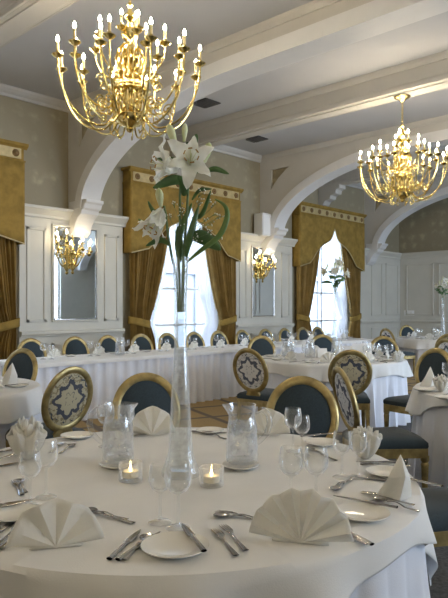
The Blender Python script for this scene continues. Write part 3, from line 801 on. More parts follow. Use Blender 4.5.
# ------------------------------------------------------------------ tables and cloths
FOLDS = lambda th, n, ph: .6*sin(n*th+ph) + .4*sin(n*1.7*th+ph*2.3+1)
def round_table(c, R, lab, cloth_lab, over_lab, seed, sq, corner, n=23, res=220, main=False):
    rnd = random.Random(seed); ph = rnd.random()*6
    t = empty('round_table', (c[0], c[1], 0)); tag(t, lab, 'table', 'round banquet tables')
    MB().lathe([(.001, .735), (R-.01, .735), (R, .73), (R, .712), (R-.01, .708), (.001, .708)], (0, 0, 0), 64).build('tabletop', M['greywood'], t)
    for k_ in range(4):
        a = pi/4+k_*pi/2; MB().tube([(.55*cos(a), .55*sin(a), 0), (.42*cos(a), .42*sin(a), .71)], .015, 8).build('leg', M['dark'], t, smooth=True)
    def rad(th, s_, off, fl, fa):
        return R + off + fl*s_ + fa*min(s_, .7)**1.1*FOLDS(th, n, ph)
    def base(u, v):
        th = 2*pi*u; k_ = v*16
        if k_ <= 5: return ((R*k_/5+.004*(k_ > 4.5))*cos(th), (R*k_/5+.004*(k_ > 4.5))*sin(th), .740)
        s_ = (k_-5)/11*.735; r = rad(th, s_, .006, .03, .085) + (.060*min(s_, .5)*abs(sin(n*1.15*th+ph))**.5 if main else 0)
        return (r*cos(th), r*sin(th), .738-s_)
    o = MB().grid(base, res, 16, cu=True).build('tablecloth', M['linen2'], smooth=True); o.location = (c[0], c[1], 0)
    tag(o, cloth_lab, 'tablecloth', 'floor-length white cloths')
    def drop(th):
        a = (th-corner) % (pi/2); a = min(a, pi/2-a)            # 0 at a corner
        L = sq/cos(pi/4-a); return max(.05, L-R) if main else min(.19, max(.05, L-R))
    def over(u, v):
        th = 2*pi*u; k_ = v*18
        rel = (th-corner+pi/4) % (pi/2)-pi/4; cn = exp(-(rel/.33)**2)
        if k_ <= 6:
            r = R*k_/6; return ((r+.008*(k_ > 5.5))*cos(th), (r+.008*(k_ > 5.5))*sin(th), .750 - .003*(k_ > 5.5))
        q = (k_-6)/12; D = drop(th); s_ = q*D
        r = rad(th, s_, .020+.008*sin(q*pi*.5), .07+.13*cn, .075) + .20*min(s_, .2)*FOLDS(th, 11, ph+2) + .03*s_*cos(rel*14)*cn
        zz = .747 - s_*(.985) - .006*sin(q*pi/2)
        return (r*cos(th), r*sin(th), max(zz, .02))
    o = MB().grid(over, res, 18, cu=True).build('table_overlay', M['cloth'], smooth=True, solid=.0015); o.location = (c[0], c[1], 0)
    tag(o, over_lab, 'tablecloth', 'square white overlays')
round_table(TM, .915, 'large round banquet table laid for dinner, nearest of all, under cream linen', 'floor-length white cloth under the overlay of the big nearest table', 'cream square overlay on the big nearest table, with jugs and tall lily vase', 1, .985, radians(-46.5)+.06, n=19, res=480, main=True)
round_table(TX, .915, 'round banquet table in mid room, crowded with glasses and menu cards', 'floor-length white cloth of the mid-room table with menu cards', 'white overlay on the mid-room table under the menu cards', 2, 1.045, radians(-46.5)-.15, n=33)
round_table(TR, .915, 'round banquet table cut by the picture edge behind the nearest table', 'bluish white floor-length cloth of the table cut by the edge', 'white overlay of the edge table holding two folded napkins', 3, .96, radians(-60), n=36)
round_table(TL, .915, 'round side table before the gold-curtained window, with pointed napkin', 'grey-white floor-length cloth of the side table with the pointed napkin', 'white overlay of the side table with the pointed napkin', 4, 1.03, radians(-150), n=30)
round_table(TF, .915, 'farthest round banquet table by the panelled far wall', 'floor-length white cloth of the farthest table by the far wall', 'white scalloped overlay of the farthest table by the far wall', 5, 1.03, radians(-46.5-60), n=30)

LX0, LX1, LY0, LY1 = 3.62, 11.35, 6.53, 7.28
t = empty('banquet_table', (7.5, 6.9, 0)); tag(t, 'long straight banquet table along the window wall under pleated white skirting', 'table')
MB().box(LX0+.02-7.5, LX1-.02-7.5, LY0+.02-6.9, LY1-.02-6.9, .71, .738).build('tabletop', M['greywood'], t)
for x in (LX0+.3, 5.6, 7.5, 9.4, LX1-.3):
    for y in (LY0+.15, LY1-.15): MB().tube([(x-7.5, y-6.9, 0), (x-7.5, y-6.9, .71)], .016, 8).build('leg', M['dark'], t, smooth=True)
def skirt_path(s_):
    """s_ in metres along front and both ends, back too"""
    w, d = LX1-LX0, LY1-LY0; s_ %= 2*(w+d)
    if s_ < w: return (LX0+s_, LY0, 0, -1)
    s_ -= w
    if s_ < d: return (LX1, LY0+s_, 1, 0)
    s_ -= d
    if s_ < w: return (LX1-s_, LY1, 0, 1)
    s_ -= w; return (LX0, LY1-s_, -1, 0)
per = 2*(LX1-LX0+LY1-LY0)
def sk(u, v):
    x, y, nx, ny = skirt_path(u*per*.9999); s_ = u*per
    w = sin(s_*2*pi/.17); w2 = (abs(w)**.6)*(1 if w > 0 else -1)
    off = .034 + (.014+.022*v)*w2 + .006*sin(s_*17+v*3)
    return (x+nx*off, y+ny*off, .735 - .73*v)
MB().grid(sk, 1500, 6, cu=True).build('table_skirt', M['linen2'], smooth=True)
tag(bpy.data.objects['table_skirt'], 'pleated white skirting hanging round the long straight table', 'table skirt')
b = MB()
def topc(u, v):
    x, y, nx, ny = skirt_path(u*per*.9999); s_ = u*per; k_ = [(-.375, .7445), (-.02, .7445), (.022, .7445), (.062, .741), (.066, .73), (.066, .715), (.067, .695)][int(round(v*6))]
    if k_[0] < -.1: 
        xx = min(max(x, LX0+.37), LX1-.37); return (xx, (LY0+LY1)/2, k_[1])
    return (x+nx*k_[0], y+ny*k_[0], k_[1])
b.grid(topc, 600, 6, cu=True)
tag(b.build('table_runner_cloth', M['cloth'], smooth=True), 'white top cloth along the long straight table, over its skirting', 'tablecloth')

# ------------------------------------------------------------------ tableware
def wine_glass(h=.19, r=.036):
    m = MB().lathe([(.001, .002), (.034, .0), (.036, .002), (.030, .005), (.010, .010), (.0045, .020), (.004, .05), (.004, h*.48), (.007, h*.52), (r*.62, h*.57), (r*.93, h*.66), (r, h*.76), (r*.95, h*.88), (r*.86, h), (r*.84, h), (r*.93, h*.88), (r*.975, h*.76), (r*.90, h*.665), (r*.55, h*.585), (.002, h*.555)], (0, 0, 0), 24)
    return m.build('wine_glass', M['glass'], smooth=True)
WG = [wine_glass(.195, .040), wine_glass(.175, .035)]
wg_n = [0, 0]
def glass(px, py, lab=None, kind=0, h=.7515, at=None):
    p = P(px, py, .75) if at is None else Vector((at[0], at[1], 0))
    o = WG[kind] if wg_n[kind] == 0 else WG[kind].copy()
    if wg_n[kind]: COL.objects.link(o)
    wg_n[kind] += 1
    o.location = (p.x, p.y, h); o.rotation_euler = (0, 0, 0)
    if lab: tag(o, lab, 'wine glass', 'wine glasses on the big table')
    return o
glass(30, 507, 'front one of two wine glasses beside the near fan napkin, before the ruffled napkin', 1)
glass(46, 498, 'larger wine glass just behind the one beside the near fan napkin', 0)
glass(160, 523, 'wine glass behind the front plate, the farther of its pair', 1)
glass(178, 529, 'larger wine glass at the front plate, before the vase foot', 0)
glass(291, 508, 'wine glass behind the large front fan napkin, nearer the tealights', 0)
glass(316, 507, 'wine glass behind the large front fan napkin, nearer the standing napkin', 0)
glass(293, 452, 'taller wine glass before the blue-backed chair across the table', 0)
glass(302, 456, 'shorter wine glass overlapping a taller one, before the blue-backed chair', 1)
glass(342, 478, 'wine glass before the ruffled napkin, nearer the cutlery pile', 1)
glass(358, 478, 'wine glass before the ruffled napkin, nearer the standing napkin', 1)
glass(106, 447, 'wine glass hidden partly by the handled water jug, on its handle side', 0)
glass(126, 447, 'wine glass directly behind the first water jug', 0)

def jug():
    t = empty('water_jug')
    prof = [(.001, .004), (.050, .0), (.056, .006), (.057, .03), (.0545, .10), (.054, .13), (.050, .155), (.046, .175), (.047, .19), (.052, .215), (.049, .215), (.044, .19), (.043, .175), (.047, .155), (.051, .13), (.0515, .10), (.054, .03), (.050, .012), (.001, .014)]
    b = MB()
    def fn(u, v):
        i = int(round(v*(len(prof)-1))); r, z = prof[i]; a = 2*pi*u
        sp = max(0, cos(a))**6 * max(0, (z-.17)/.045)*.022
        rib = .0012*cos(18*a) if z < .15 else 0
        return ((r+sp+rib)*cos(a), (r+rib)*sin(a), z)
    b.grid(fn, 54, len(prof)-1, cu=True); b.build('body', M['jugglass'], t, smooth=True)
    MB().tube([(-.047, 0, .185), (-.075, 0, .195), (-.098, 0, .175), (-.103, 0, .14), (-.092, 0, .105), (-.070, 0, .08), (-.055, 0, .07)], [.010, .010, .011, .011, .010, .009, .010], 10).build('handle', M['jugglass'], t, smooth=True)
    MB().lathe([(.001, .016), (.049, .016), (.052, .03), (.050, .10), (.0495, .13), (.046, .150), (.001, .150)], (0, 0, 0), 28).build('water', M['ice'], t, smooth=True)
    rnd = random.Random(3)
    for i in range(9):
        q = MB().box(-.013, .013, -.013, .013, -.013, .013)
        q.xf(Matrix.Translation((rnd.uniform(-.026, .026), rnd.uniform(-.026, .026), rnd.uniform(.115, .15))) @ Matrix.Rotation(rnd.random()*3, 4, Vector((rnd.random(), rnd.random(), rnd.random()+.1)).normalized()))
        q.build('ice_cube', M['ice'], t, bevel=.003)
    return t
J1 = jug(); p = P(118, 465); J1.location = (p.x, p.y, .766); J1.rotation_euler = (0, 0, camang(1, .1)); J1.scale = (1.12, 1.12, 1.10)
tag(J1, 'glass water jug whose handle points to the picture edge, beside the first tealight', 'jug', 'iced water jugs')
KIDS.clear(); J2 = copy_tree(J1); p = P(242, 466); J2.location = (p.x, p.y, .766); J2.rotation_euler = (0, 0, camang(-1, -.1))
tag(J2, 'ribbed glass jug of iced water between the vase and the front fan napkin', 'jug', 'iced water jugs')

def plate(R=.085):
    return MB().lathe([(.001, .006), (R*.55, .006), (R*.62, .008), (R*.92, .016), (R, .018), (R, .015), (R*.9, .011), (R*.6, .001), (R*.55, 0), (.001, 0)], (0, 0, 0), 40).build('side_plate', M['china'], smooth=True)
PL = plate(); pl_n = 0
def put_plate(px, py, lab=None, s=1.0, at=None, h=.7513):
    global pl_n
    o = PL if pl_n == 0 else PL.copy()
    if pl_n: COL.objects.link(o)
    pl_n += 1
    p = P(px, py, .76) if at is None else Vector((at[0], at[1], 0))
    o.location = (p.x, p.y, h); o.scale = (s, s, 1)
    if lab: tag(o, lab, 'plate', 'small white china plates')
    return o
put_plate(175, 547, 'white side plate at the table front with a knife laid across its rim', 1.07)
put_plate(362, 514, 'white side plate beside the large fan napkin with knives across it', 1.0)
put_plate(118, 465, 'white saucer under the jug whose handle points to the picture edge', .88)
put_plate(241, 466, 'white saucer under the jug between vase and front fan napkin', .88)
put_plate(77, 436, 'white side plate at the far table edge below the oblique patterned chair', .95)
put_plate(322, 443, 'side plate before the blue-backed chair across the table, holding knives', .95)
put_plate(386, 473, 'side plate behind the standing white napkin', .9)
put_plate(210, 431, 'side plate at the far table edge between vase and second jug', .85)
put_plate(14, 515, 'side plate at the picture edge under crossed cutlery', .95)

# cutlery
def knife(L=.215):
    b = MB(); n = 16
    def fn(u, v):
        t_ = v; x = L*(t_-.5); a = 2*pi*u
        if t_ < .48: w, h = .0085-.003*t_, .0040
        elif t_ < .52: w, h = .006, .0038
        else:
            q = (t_-.52)/.48; w, h = (.0105*(1-q**3)+.001), .0012
        return (x, w*cos(a), h*sin(a)+.004)
    b.grid(fn, 10, 26, cu=True); return b.build('table_knife', M['steel'], smooth=True)
def fork(L=.20):
    b = MB()
    def zl(x): q = x/L+.5; return .004 + .012*max(0, (q-.25))*sin(min(1, max(0, (q-.25)/.7))*pi)*.9
    def fn(u, v):
        q = v*.74; x = L*(q-.5); a = 2*pi*u
        w = .0095-.013*q if q < .45 else (.0037+.0003 if q < .56 else .004+.009*min(1, (q-.56)/.13))
        return (x, w*cos(a), .0016*sin(a)+zl(x))
    b.grid(fn, 10, 22, cu=True)
    for k_ in range(4):
        y = -.0105+.007*k_
        b.tube([(L*.235, y, zl(L*.235)), (L*.35, y, zl(L*.35)), (L*.45, y*.97, zl(L*.45)), (L*.5, y*.95, zl(L*.5)+.001)], [.0022, .002, .0016, .0008], 6)
    return b.build('table_fork', M['steel'], smooth=True)
def spoon(L=.175):
    b = MB()
    def fn(u, v):
        q = v; x = L*(q-.5); a = 2*pi*u
        w = .0085-.012*q if q < .42 else .0034
        z = .0035 + .008*sin(max(0, q-.3)/.4*pi)*(q < .7)
        if q >= .70:
            e = (q-.70)/.30; w = max(.0008, .0185*sqrt(max(0, 1-(2*e-1)**2))+.001); z = .0035 + .0*e
            return (x, w*cos(a), .0012*sin(a) + z + .0062*(w*cos(a)/.0185)**2 + .004*(2*e-1)**2)
        return (x, w*cos(a), .0016*sin(a)+z)
    b.grid(fn, 14, 40, cu=True); return b.build('dessert_spoon', M['steel'], smooth=True)
CU = {'k': knife(), 'f': fork(), 's': spoon()}; cu_n = {'k': 0, 'f': 0, 's': 0}
CN = {'k': ('knife', 'steel table knives'), 'f': ('fork', 'steel table forks'), 's': ('spoon', 'steel dessert spoons')}
def cut(kind, a, b_, lab=None, h=.7515, s=1.0, world=False):
    """a: handle end, b_: business end, pixels on the cloth"""
    o = CU[kind] if cu_n[kind] == 0 else CU[kind].copy()
    if cu_n[kind]: COL.objects.link(o)
    cu_n[kind] += 1
    if world: p, q = Vector((*a, 0)), Vector((*b_, 0))
    else: p, q = P(*a), P(*b_)
    m_ = (p+q)/2; o.location = (m_.x, m_.y, h); o.rotation_euler = (0, 0, atan2(q.y-p.y, q.x-p.x)); o.scale = (s, s, s)
    if lab: tag(o, lab, *CN[kind])
    return o
L_ = [
 ('k', (109, 561), (141, 531), 'outer table knife of the bundle beside the front plate'),
 ('s', (123, 562), (151, 536), 'spoon lying in the knife bundle beside the front plate'),
 ('k', (117, 562), (161, 533), 'inner table knife of the bundle, its tip toward the wine glasses'),
 ('f', (239, 561), (212, 528), 'outer fork of the pair before the large front fan napkin'),
 ('f', (250, 557), (219, 523), 'inner fork of the pair before the large front fan napkin'),
 ('f', (131, 524), (88, 513), 'dessert fork beside the near fan napkin, pointing along the table edge'),
 ('s', (128, 521), (83, 511), 'dessert spoon lying above the fork beside the near fan napkin'),
 ('s', (259, 519), (224, 518), 'dessert spoon lying beside the large front fan napkin'),
 ('f', (262, 523), (226, 515), 'dessert fork crossing a spoon beside the large front fan napkin'),
 ('k', (360, 540), (335, 527), 'table knife with handle showing between fan napkin and plate'),
 ('f', (356, 541), (326, 529), 'fork handle emerging from behind the large fan napkin'),
 ('f', (420, 508), (356, 492), 'fork before the standing napkin, the longer of the crossed pair'),
 ('s', (416, 512), (376, 500), 'spoon crossing the fork before the standing napkin'),
 ('s', (351, 480), (332, 493), 'spoon below the two glasses of the ruffled napkin'),
 ('f', (355, 477), (337, 489), 'fork lying against the spoon under the glass pair'),
 ('k', (401, 484), (357, 478), 'knife lying behind the standing napkin, next to its edge'),
 ('k', (403, 463), (361, 463), 'knife farthest behind the standing napkin, by the chair seat'),
 ('f', (405, 467), (365, 466), 'fork beside the far knife behind the standing napkin'),
 ('k', (426, 484), (404, 479), 'knife end poking from behind the standing napkin at the table rim'),
 ('k', (301, 441), (338, 437), 'knife lying on the side plate across the table before the blue chair'),
 ('f', (337, 462), (311, 451), 'fork pointing at the wine glass pair across the table'),
 ('s', (330, 459), (306, 449), 'spoon lying by the fork near the wine glass pair across the table'),
 ('k', (192, 432), (232, 434), 'knife at the far rim between the vase and second jug'),
 ('s', (226, 440), (206, 434), 'spoon at the far rim between the vase and second jug'),
 ('f', (168, 434), (132, 437), 'fork in front of the far fan napkin beside the vase'),
 ('s', (57, 456), (76, 444), 'spoon behind the two glasses below the oblique patterned chair'),
 ('f', (50, 454), (64, 443), 'fork just beside the far spoon below the oblique patterned chair'),
 ('k', (-14, 455), (19, 450), 'far knife at the picture edge before the ruffled napkin'),
 ('f', (-12, 463), (16, 456), 'far fork at the picture edge before the ruffled napkin'),
 ('k', (-14, 470), (16, 464), 'middle knife at the picture edge before the ruffled napkin'),
 ('s', (27, 496), (17, 479), 'spoon standing between the glasses and the picture edge'),
 ('f', (22, 497), (14, 481), 'fork leaning alongside the spoon near the picture edge'),
 ('k', (-16, 509), (19, 503), 'knife at the picture edge beyond the near side plate'),
 ('k', (-14, 517), (20, 509), 'knife at the picture edge resting on the near side plate'),
 ('f', (-10, 552), (28, 521), 'outer fork of the bundle beside the near fan napkin'),
 ('f', (-2, 552), (33, 524), 'inner fork of the bundle beside the near fan napkin'),
 ('k', (-18, 545), (25, 515), 'knife of the bundle beside the near fan napkin'),
]
for kd, a, c, lab in L_:
    hh = .7515
    if 'plate' in lab and 'beyond' not in lab and 'bundle' not in lab and 'between fan' not in lab: hh = .769
    cut(kd, a, c, lab, h=hh)
cut('k', (205, 561), (181, 530), 'knife laid across the rim of the front side plate', h=.769)
cut('k', (400, 515), (331, 502), 'long knife laid across the side plate beside the large fan napkin', h=.769)

# tealights
def tealight():
    t = empty('tealight_holder')
    MB().lathe([(.001, 0), (.042, 0), (.044, .004), (.044, .068), (.042, .070), (.0375, .068), (.0375, .016), (.001, .014)], (0, 0, 0), 28).build('glass_cup', M['jugglass'], t, smooth=True)
    c = MB().lathe([(.001, .0145), (.030, .0145), (.030, .036), (.028, .038), (.001, .037)], (0, 0, 0), 20).build('candle', M['wax'], t, smooth=True)
    MB().lathe([(.001, .037), (.004, .040), (.005, .045), (.003, .053), (.001, .058)], (0, 0, 0), 10).build('flame', M['flame'], c, smooth=True)
    return t
T1 = tealight(); p = P(130.5, 481); T1.location = (p.x, p.y, .7515); tag(T1, 'lit tealight in a clear glass cup beside the first water jug', 'candle holder', 'tealights')
KIDS.clear(); T2 = copy_tree(T1); p = P(211.5, 486); T2.location = (p.x, p.y, .7515); tag(T2, 'lit tealight in a clear glass cup between the vase and second jug', 'candle holder', 'tealights')

# napkins
def fan_mesh(R=.13, n=12, deep=.016, span=172, seed=0, back=.42, sy=1.0):
    """upright pleated half-round fan in the XZ plane, opening up, with a support fold behind"""
    rnd = random.Random(seed); b = MB(); a0 = radians((180-span)/2); nu, nv = n*4, 10
    def fn(u, v):
        a = a0 + radians(span)*u; tri = abs(((u*n) % 1)*2-1)*2-1
        r = R*v*(1+.012*tri)*(1+.02*sin(u*7+seed)); z = r*sin(a)*sy+.003
        y = deep*tri*v**.8 + back*z*.35
        return (-r*cos(a), y, z)
    b.grid(fn, nu, nv)
    return b
def fan(px, py, R, ang, lab=None, n=12, seed=0, deep=.016, at=None, sy=1.0, grp='fan-folded napkins', h=.752):
    b = fan_mesh(R, n, deep, seed=seed, sy=sy)
    # foot: a folded flap lying on the cloth behind the fan
    b.add([(-R*.55, .0, .003), (R*.55, .0, .003), (R*.30, R*.55, .003), (-R*.30, R*.55, .003), (0, R*.3, R*.42)], [(0, 1, 2, 3), (3, 2, 4)])
    o = b.build('napkin', M['napkin'], smooth=True, solid=.004)
    p = P(px, py) if at is None else Vector((at[0], at[1], 0)); o.location = (p.x, p.y, h); o.rotation_euler = (0, 0, ang)
    if lab: tag(o, lab, 'napkin', grp)
    return o
vf = lambda r=0, f=1: camang(r, f)-pi/2          # local +Y points away from the camera
fan(56, 549, .125, vf(-.25, 1), 'cream fan napkin at the near table edge beside the fork bundle', n=4, seed=1, deep=.009, sy=1.0)
fan(300, 544, .142, vf(.25, 1), 'large many-pleated fan napkin at the table front before two glasses', n=7, seed=2, deep=.015)
fan(267, 436, .118, vf(.1, 1), 'smooth fan napkin behind the second water jug', n=4, seed=3, deep=.012, sy=1.1)
fan(152, 436, .120, vf(0, 1), 'fan napkin at the far table edge behind the first jug, beside the vase', n=4, seed=4, deep=.012, sy=1.15)
def ruffle(px, py, R, H, lab, h=.752, at=None, n=7, seed=0):
    ph = seed*1.3
    b = MB()
    for lay in range(3):
        k_ = 1-.27*lay
        def fn(u, v):
            a = 2*pi*u; q = v**.8
            r = R*k_*(.25+.75*sin(q*pi*.55))*(1+.16*q*sin(n*a+ph+lay*2.1)+.06*q*sin(2*n*a+lay))
            z = H*(v*(.80+.12*lay)) + H*.10*q*sin((n-2)*a+lay*1.7+ph)
            if v > .85: r *= 1.06; z -= .004
            return (r*cos(a), r*sin(a)*.75, max(.002, z))
        b.grid(fn, 84, 9, cu=True)
    o = b.build('napkin', M['napkin'], smooth=True, solid=.003)
    p = P(px, py) if at is None else Vector((at[0], at[1], 0)); o.location = (p.x, p.y, h); o.rotation_euler = (0, 0, seed)
    tag(o, lab, 'napkin', 'ruffled napkins'); return o
ruffle(27, 459, .088, .16, 'ruffled flower-fold napkin standing behind the two glasses near the picture edge', seed=1)
ruffle(365, 459, .060, .125, 'ruffled flower-fold napkin behind the glass pair, by the blue chair seat', seed=2)
def pointed(px, py, W, H, ang, lab=None, at=None, h=.752, grp='pointed napkins'):
    """bishop-fold: tall leaning point with an open front crease"""
    b = MB()
    pts = {'a': (-W*.5, -.01, 0), 'b': (W*.10, -.055, 0), 'c': (W*.50, .0, .0), 'd': (W*.15, .06, 0), 'top': (W*.20, 0, H), 'm': (W*.28, -.035, H*.52), 'l': (-W*.18, -.03, H*.45), 'r': (W*.47, .01, H*.42)}
    ks = list(pts); ix = {k_: i for i, k_ in enumerate(ks)}
    fs = [('a', 'b', 'm', 'l'), ('l', 'm', 'top'), ('b', 'c', 'r', 'm'), ('m', 'r', 'top'), ('c', 'd', 'top', 'r'), ('d', 'a', 'l', 'top')]
    b.add([pts[k_] for k_ in ks], [tuple(ix[q] for q in f) for f in fs])
    o = b.build('napkin', M['napkin'], smooth=False, solid=.005, bevel=0)
    d = o.modifiers.new('sub', 'SUBSURF'); d.levels = 2; d.render_levels = 2; d.subdivision_type = 'CATMULL_CLARK'
    for e in o.data.edges: pass
    cr = o.data.attributes.new('crease_edge', 'FLOAT', 'EDGE')
    for i in range(len(o.data.edges)): cr.data[i].value = .75
    p = P(px, py) if at is None else Vector((at[0], at[1], 0)); o.location = (p.x, p.y, h); o.rotation_euler = (0, 0, ang)
    if lab: tag(o, lab, 'napkin', grp)
    return o
pointed(393, 497, .125, .150, vf(.1, 1), 'pointed napkin standing alone near the table rim by the blue chair seat')

# vase and lilies on the big table
def vase(lab, loc, H=.84):
    t = empty('flower_vase', loc); tag(t, lab, 'vase', 'tall glass lily vases')
    s_ = H/.84
    out = [(.001, .0), (.072, .0), (.076, .006), (.074, .02), (.062, .045), (.050, .08), (.044, .14), (.040, .22), (.035, .32), (.029, .42), (.0245, .50), (.0235, .56), (.0245, .64), (.027, .74), (.031, .82), (.034, .84)]
    inn = [(.031, .84), (.028, .82), (.024, .74), (.0215, .64), (.0205, .56), (.0215, .50), (.026, .42), (.032, .32), (.036, .22), (.040, .14), (.045, .08), (.05, .045), (.05, .025), (.001, .022)]
    MB().lathe([(r, z*s_) for r, z in out+inn], (0, 0, 0), 32).build('body', M['vaseglass'], t, smooth=True)
    MB().lathe([(.001, .026), (.048, .027), (.048, .045), (.042, .085), (.038, .14), (.034, .22), (.030, .32), (.0245, .42), (.020, .50), (.0195, .56), (.0195, .60), (.001, .60)], (0, 0, 0), 24).build('water', M['clearwater'], t, smooth=True)
    return t
VC = P(180.5, 475.5)
vase('tall clear glass vase rising from the middle of the big table, full of lily stems', (VC.x, VC.y, .7515))

def frame_of(d):
    d = Vector(d).normalized(); ref = Vector((0, 0, 1)) if abs(d.z) < .9 else Vector((1, 0, 0))
    x = d.cross(ref).normalized(); y = d.cross(x).normalized()
    return Matrix((x, y, d)).transposed().to_4x4()
def bloom_mb(L=.125, w=.036, openness=1.0, curl=1.0):
    b = MB()
    rr_ = random.Random(int(L*1e4+w*1e5)); L0 = L
    for k_ in range(6):
        a = k_*pi/3+rr_.uniform(-.14, .14); wd_ = w*(1.2 if k_ % 2 else .9)*rr_.uniform(.9, 1.15); zo = .003*(k_ % 2); L = L0*rr_.uniform(.85, 1.1); cu_ = curl*rr_.uniform(.75, 1.3)
        def fn(u, v):
            t_ = v; s_ = (u-.5)*2
            ang = .25 + openness*t_*1.55*curl
            # integrate a bending spine
            steps = 12; rr = zz = 0
            for i in range(int(t_*steps+.5)):
                q = (i+.5)/steps; aa = .22*openness + openness*cu_*(q**1.25)*2.0
                rr += L/steps*sin(aa); zz += L/steps*cos(aa)
            rr += .004; wd = wd_*sin(min(1, (t_*.93+.07))**.8*pi)**.75*.9
            y = s_*wd; cup = .25*abs(s_)**2*wd*(1-t_*.6); wav = .008*sin(t_*19+k_*2)*abs(s_)**1.5
            x3 = rr; z3 = zz + cup + wav + zo
            return (x3*cos(a)-y*sin(a), x3*sin(a)+y*cos(a), z3)
        b.grid(fn, 6, 12)
    return b
def stamens_mb(L=.085):
    b = MB()
    for k_ in range(6):
        a = k_*pi/3+.3
        b.tube([(0, 0, 0), (.010*cos(a), .010*sin(a), L*.5), (.028*cos(a), .028*sin(a), L)], .0012, 5)
    b.tube([(0, 0, 0), (0, 0, L*1.15)], .0018, 5)
    return b
def anthers_mb(L=.085):
    b = MB()
    for k_ in range(6):
        a = k_*pi/3+.3; c = Vector((.028*cos(a), .028*sin(a), L))
        b.tube([c+Vector((-sin(a), cos(a), 0))*.008, c-Vector((-sin(a), cos(a), 0))*.008], .0026, 6)
    return b
def bud_mb(L=.085, r=.015):
    return MB().lathe([(.001, 0), (r*.45, L*.04), (r*.62, L*.2), (r*.9, L*.45), (r, L*.68), (r*.7, L*.88), (.001, L)], (0, 0, 0), 12)
def leaf_mb(pts, w, n=20, droop=0, twist=None):
    """ribbon leaf along a polyline of points, widest in the middle, lying facing the viewer"""
    pts = [Vector(p) for p in pts]
    def cr(t_):
        k_ = t_*(len(pts)-1); i = min(int(k_), len(pts)-2); f = k_-i
        p0, p1, p2, p3 = pts[max(i-1, 0)], pts[i], pts[i+1], pts[min(i+2, len(pts)-1)]
        return .5*((2*p1)+(p2-p0)*f+(2*p0-5*p1+4*p2-p3)*f*f+(3*p1-p0-3*p2+p3)*f**3)
    view = Vector((FW[0], FW[1], .15)).normalized() if twist is None else Vector(twist).normalized()
    def fn(u, v):
        p = cr(v); d = (cr(min(1, v+.02))-cr(max(0, v-.02))).normalized(); s_ = (u-.5)*2
        side = d.cross(view).normalized(); wd = w*(sin(pi*min(.985, .06+v*.93))**.8)
        return p + side*(s_*wd) + view*(abs(s_)*wd*.35)
    return MB().grid(fn, 4, n)
ZV = 2.45
def pz(px, py, dz=0): return PZ(px, py, ZV+dz)
def cdir(r, u, f): return Vector((RT[0]*r+FW[0]*f, RT[1]*r+FW[1]*f, u))
def place(b, loc, d, roll=0, s=1.0): return b.xf(Matrix.Translation(loc) @ frame_of(d) @ Matrix.Rotation(roll, 4, 'Z') @ Matrix.Scale(s, 4))
def stem_thing(path, lab, r=.0050, grp='lily stems in the tall vase'):
    t = MB().tube(path, r, 7).build('lily_stem', M['stem'], smooth=True); return tag(t, lab, 'flower', grp)
def add_bloom(t, loc, d, L=.12, w=.034, op=1.0, curl=1.0, roll=0):
    q = place(bloom_mb(L, w, op, curl), loc, d, roll).build('bloom', M['petal'], t, smooth=True)
    place(stamens_mb(L*.72), loc, d, roll).build('filament', M['bud'], q, smooth=True)
    place(anthers_mb(L*.72), loc, d, roll).build('anther', M['anther'], q, smooth=True)
def add_bud(t, loc, d, L=.09, r=.015): place(bud_mb(L, r), loc, d).build('bud', M['bud'], t, smooth=True)
def add_leaf(t, pts, w, mat='leaf'): leaf_mb(pts, w).build('leaf', M[mat], t, smooth=True, solid=.0012)
bot = lambda k_=0: [pz(181+k_, 312), pz(181+k_*1.6, 275)]
A = stem_thing(bot(1)+[pz(184, 250), pz(187, 215), pz(188, 190), pz(189, 172, .03)], 'lily stem with the open white bloom facing us and buds above it')
add_bloom(A, pz(190, 165, .0), cdir(.10, .12, -1), .150, .030, .95, 1.05, .35)
add_bud(A, pz(204, 163, .02), cdir(.28, 1, -.1), .085, .018); add_bud(A, pz(176, 146, .03), cdir(-.35, 1, 0), .095, .017); add_bud(A, pz(184, 142, .05), cdir(.05, 1, .1), .080, .013)
b_ = MB(); b_.tube([pz(189, 182, .02), pz(186, 160, .05), pz(178, 148, .03)], .0025, 6); b_.tube([pz(186, 160, .05), pz(184, 142, .05)], .0025, 6); b_.tube([pz(189, 180, .03), pz(198, 172, .03), pz(204, 163, .02)], .0025, 6)
b_.build('bud_stalk', M['stem'], A, smooth=True)
add_leaf(A, [pz(190, 150, .06), pz(193, 143, .05), pz(197, 134, .03)], .017); add_leaf(A, [pz(206, 171, .04), pz(216, 169, .03), pz(229, 174, 0)], .011)
add_leaf(A, [pz(188, 158, .06), pz(186, 148, .07), pz(190, 142, .05)], .014)
Bq = stem_thing(bot(-1)+[pz(178, 250), pz(180, 220), pz(180, 195), pz(181, 178, .04)], 'lily stem with the open bloom turned to the side, toward the picture edge')
add_bloom(Bq, pz(178, 169, .06), cdir(-1, .10, -.55), .150, .036, .85, 1.0, .2)
add_leaf(Bq, [pz(186, 181, .0), pz(172, 180, -.02), pz(153, 188, -.03)], .020); add_leaf(Bq, [pz(182, 160, .06), pz(168, 159, .05), pz(155, 159, .04)], .009)
add_leaf(Bq, [pz(184, 196, .0), pz(184, 186, -.02), pz(178, 176, -.03)], .018)
Cq = stem_thing(bot(-3)+[pz(172, 258), pz(168, 236), pz(166, 215), pz(164, 206)], 'lily stem with the trumpet bloom drooping low toward the picture edge')
add_bloom(Cq, pz(163, 209, 0), cdir(-.45, -.85, -.30), .145, .030, .55, .85, .1)
add_bud(Cq, pz(161, 207, -.02), cdir(-.12, 1, -.1), .075, .016)
add_leaf(Cq, [pz(166, 222, .02), pz(154, 212, .03), pz(148, 201, .03)], .008); add_leaf(Cq, [pz(164, 214, .02), pz(148, 222, .03), pz(138, 219, .03)], .005, 'leaf2')
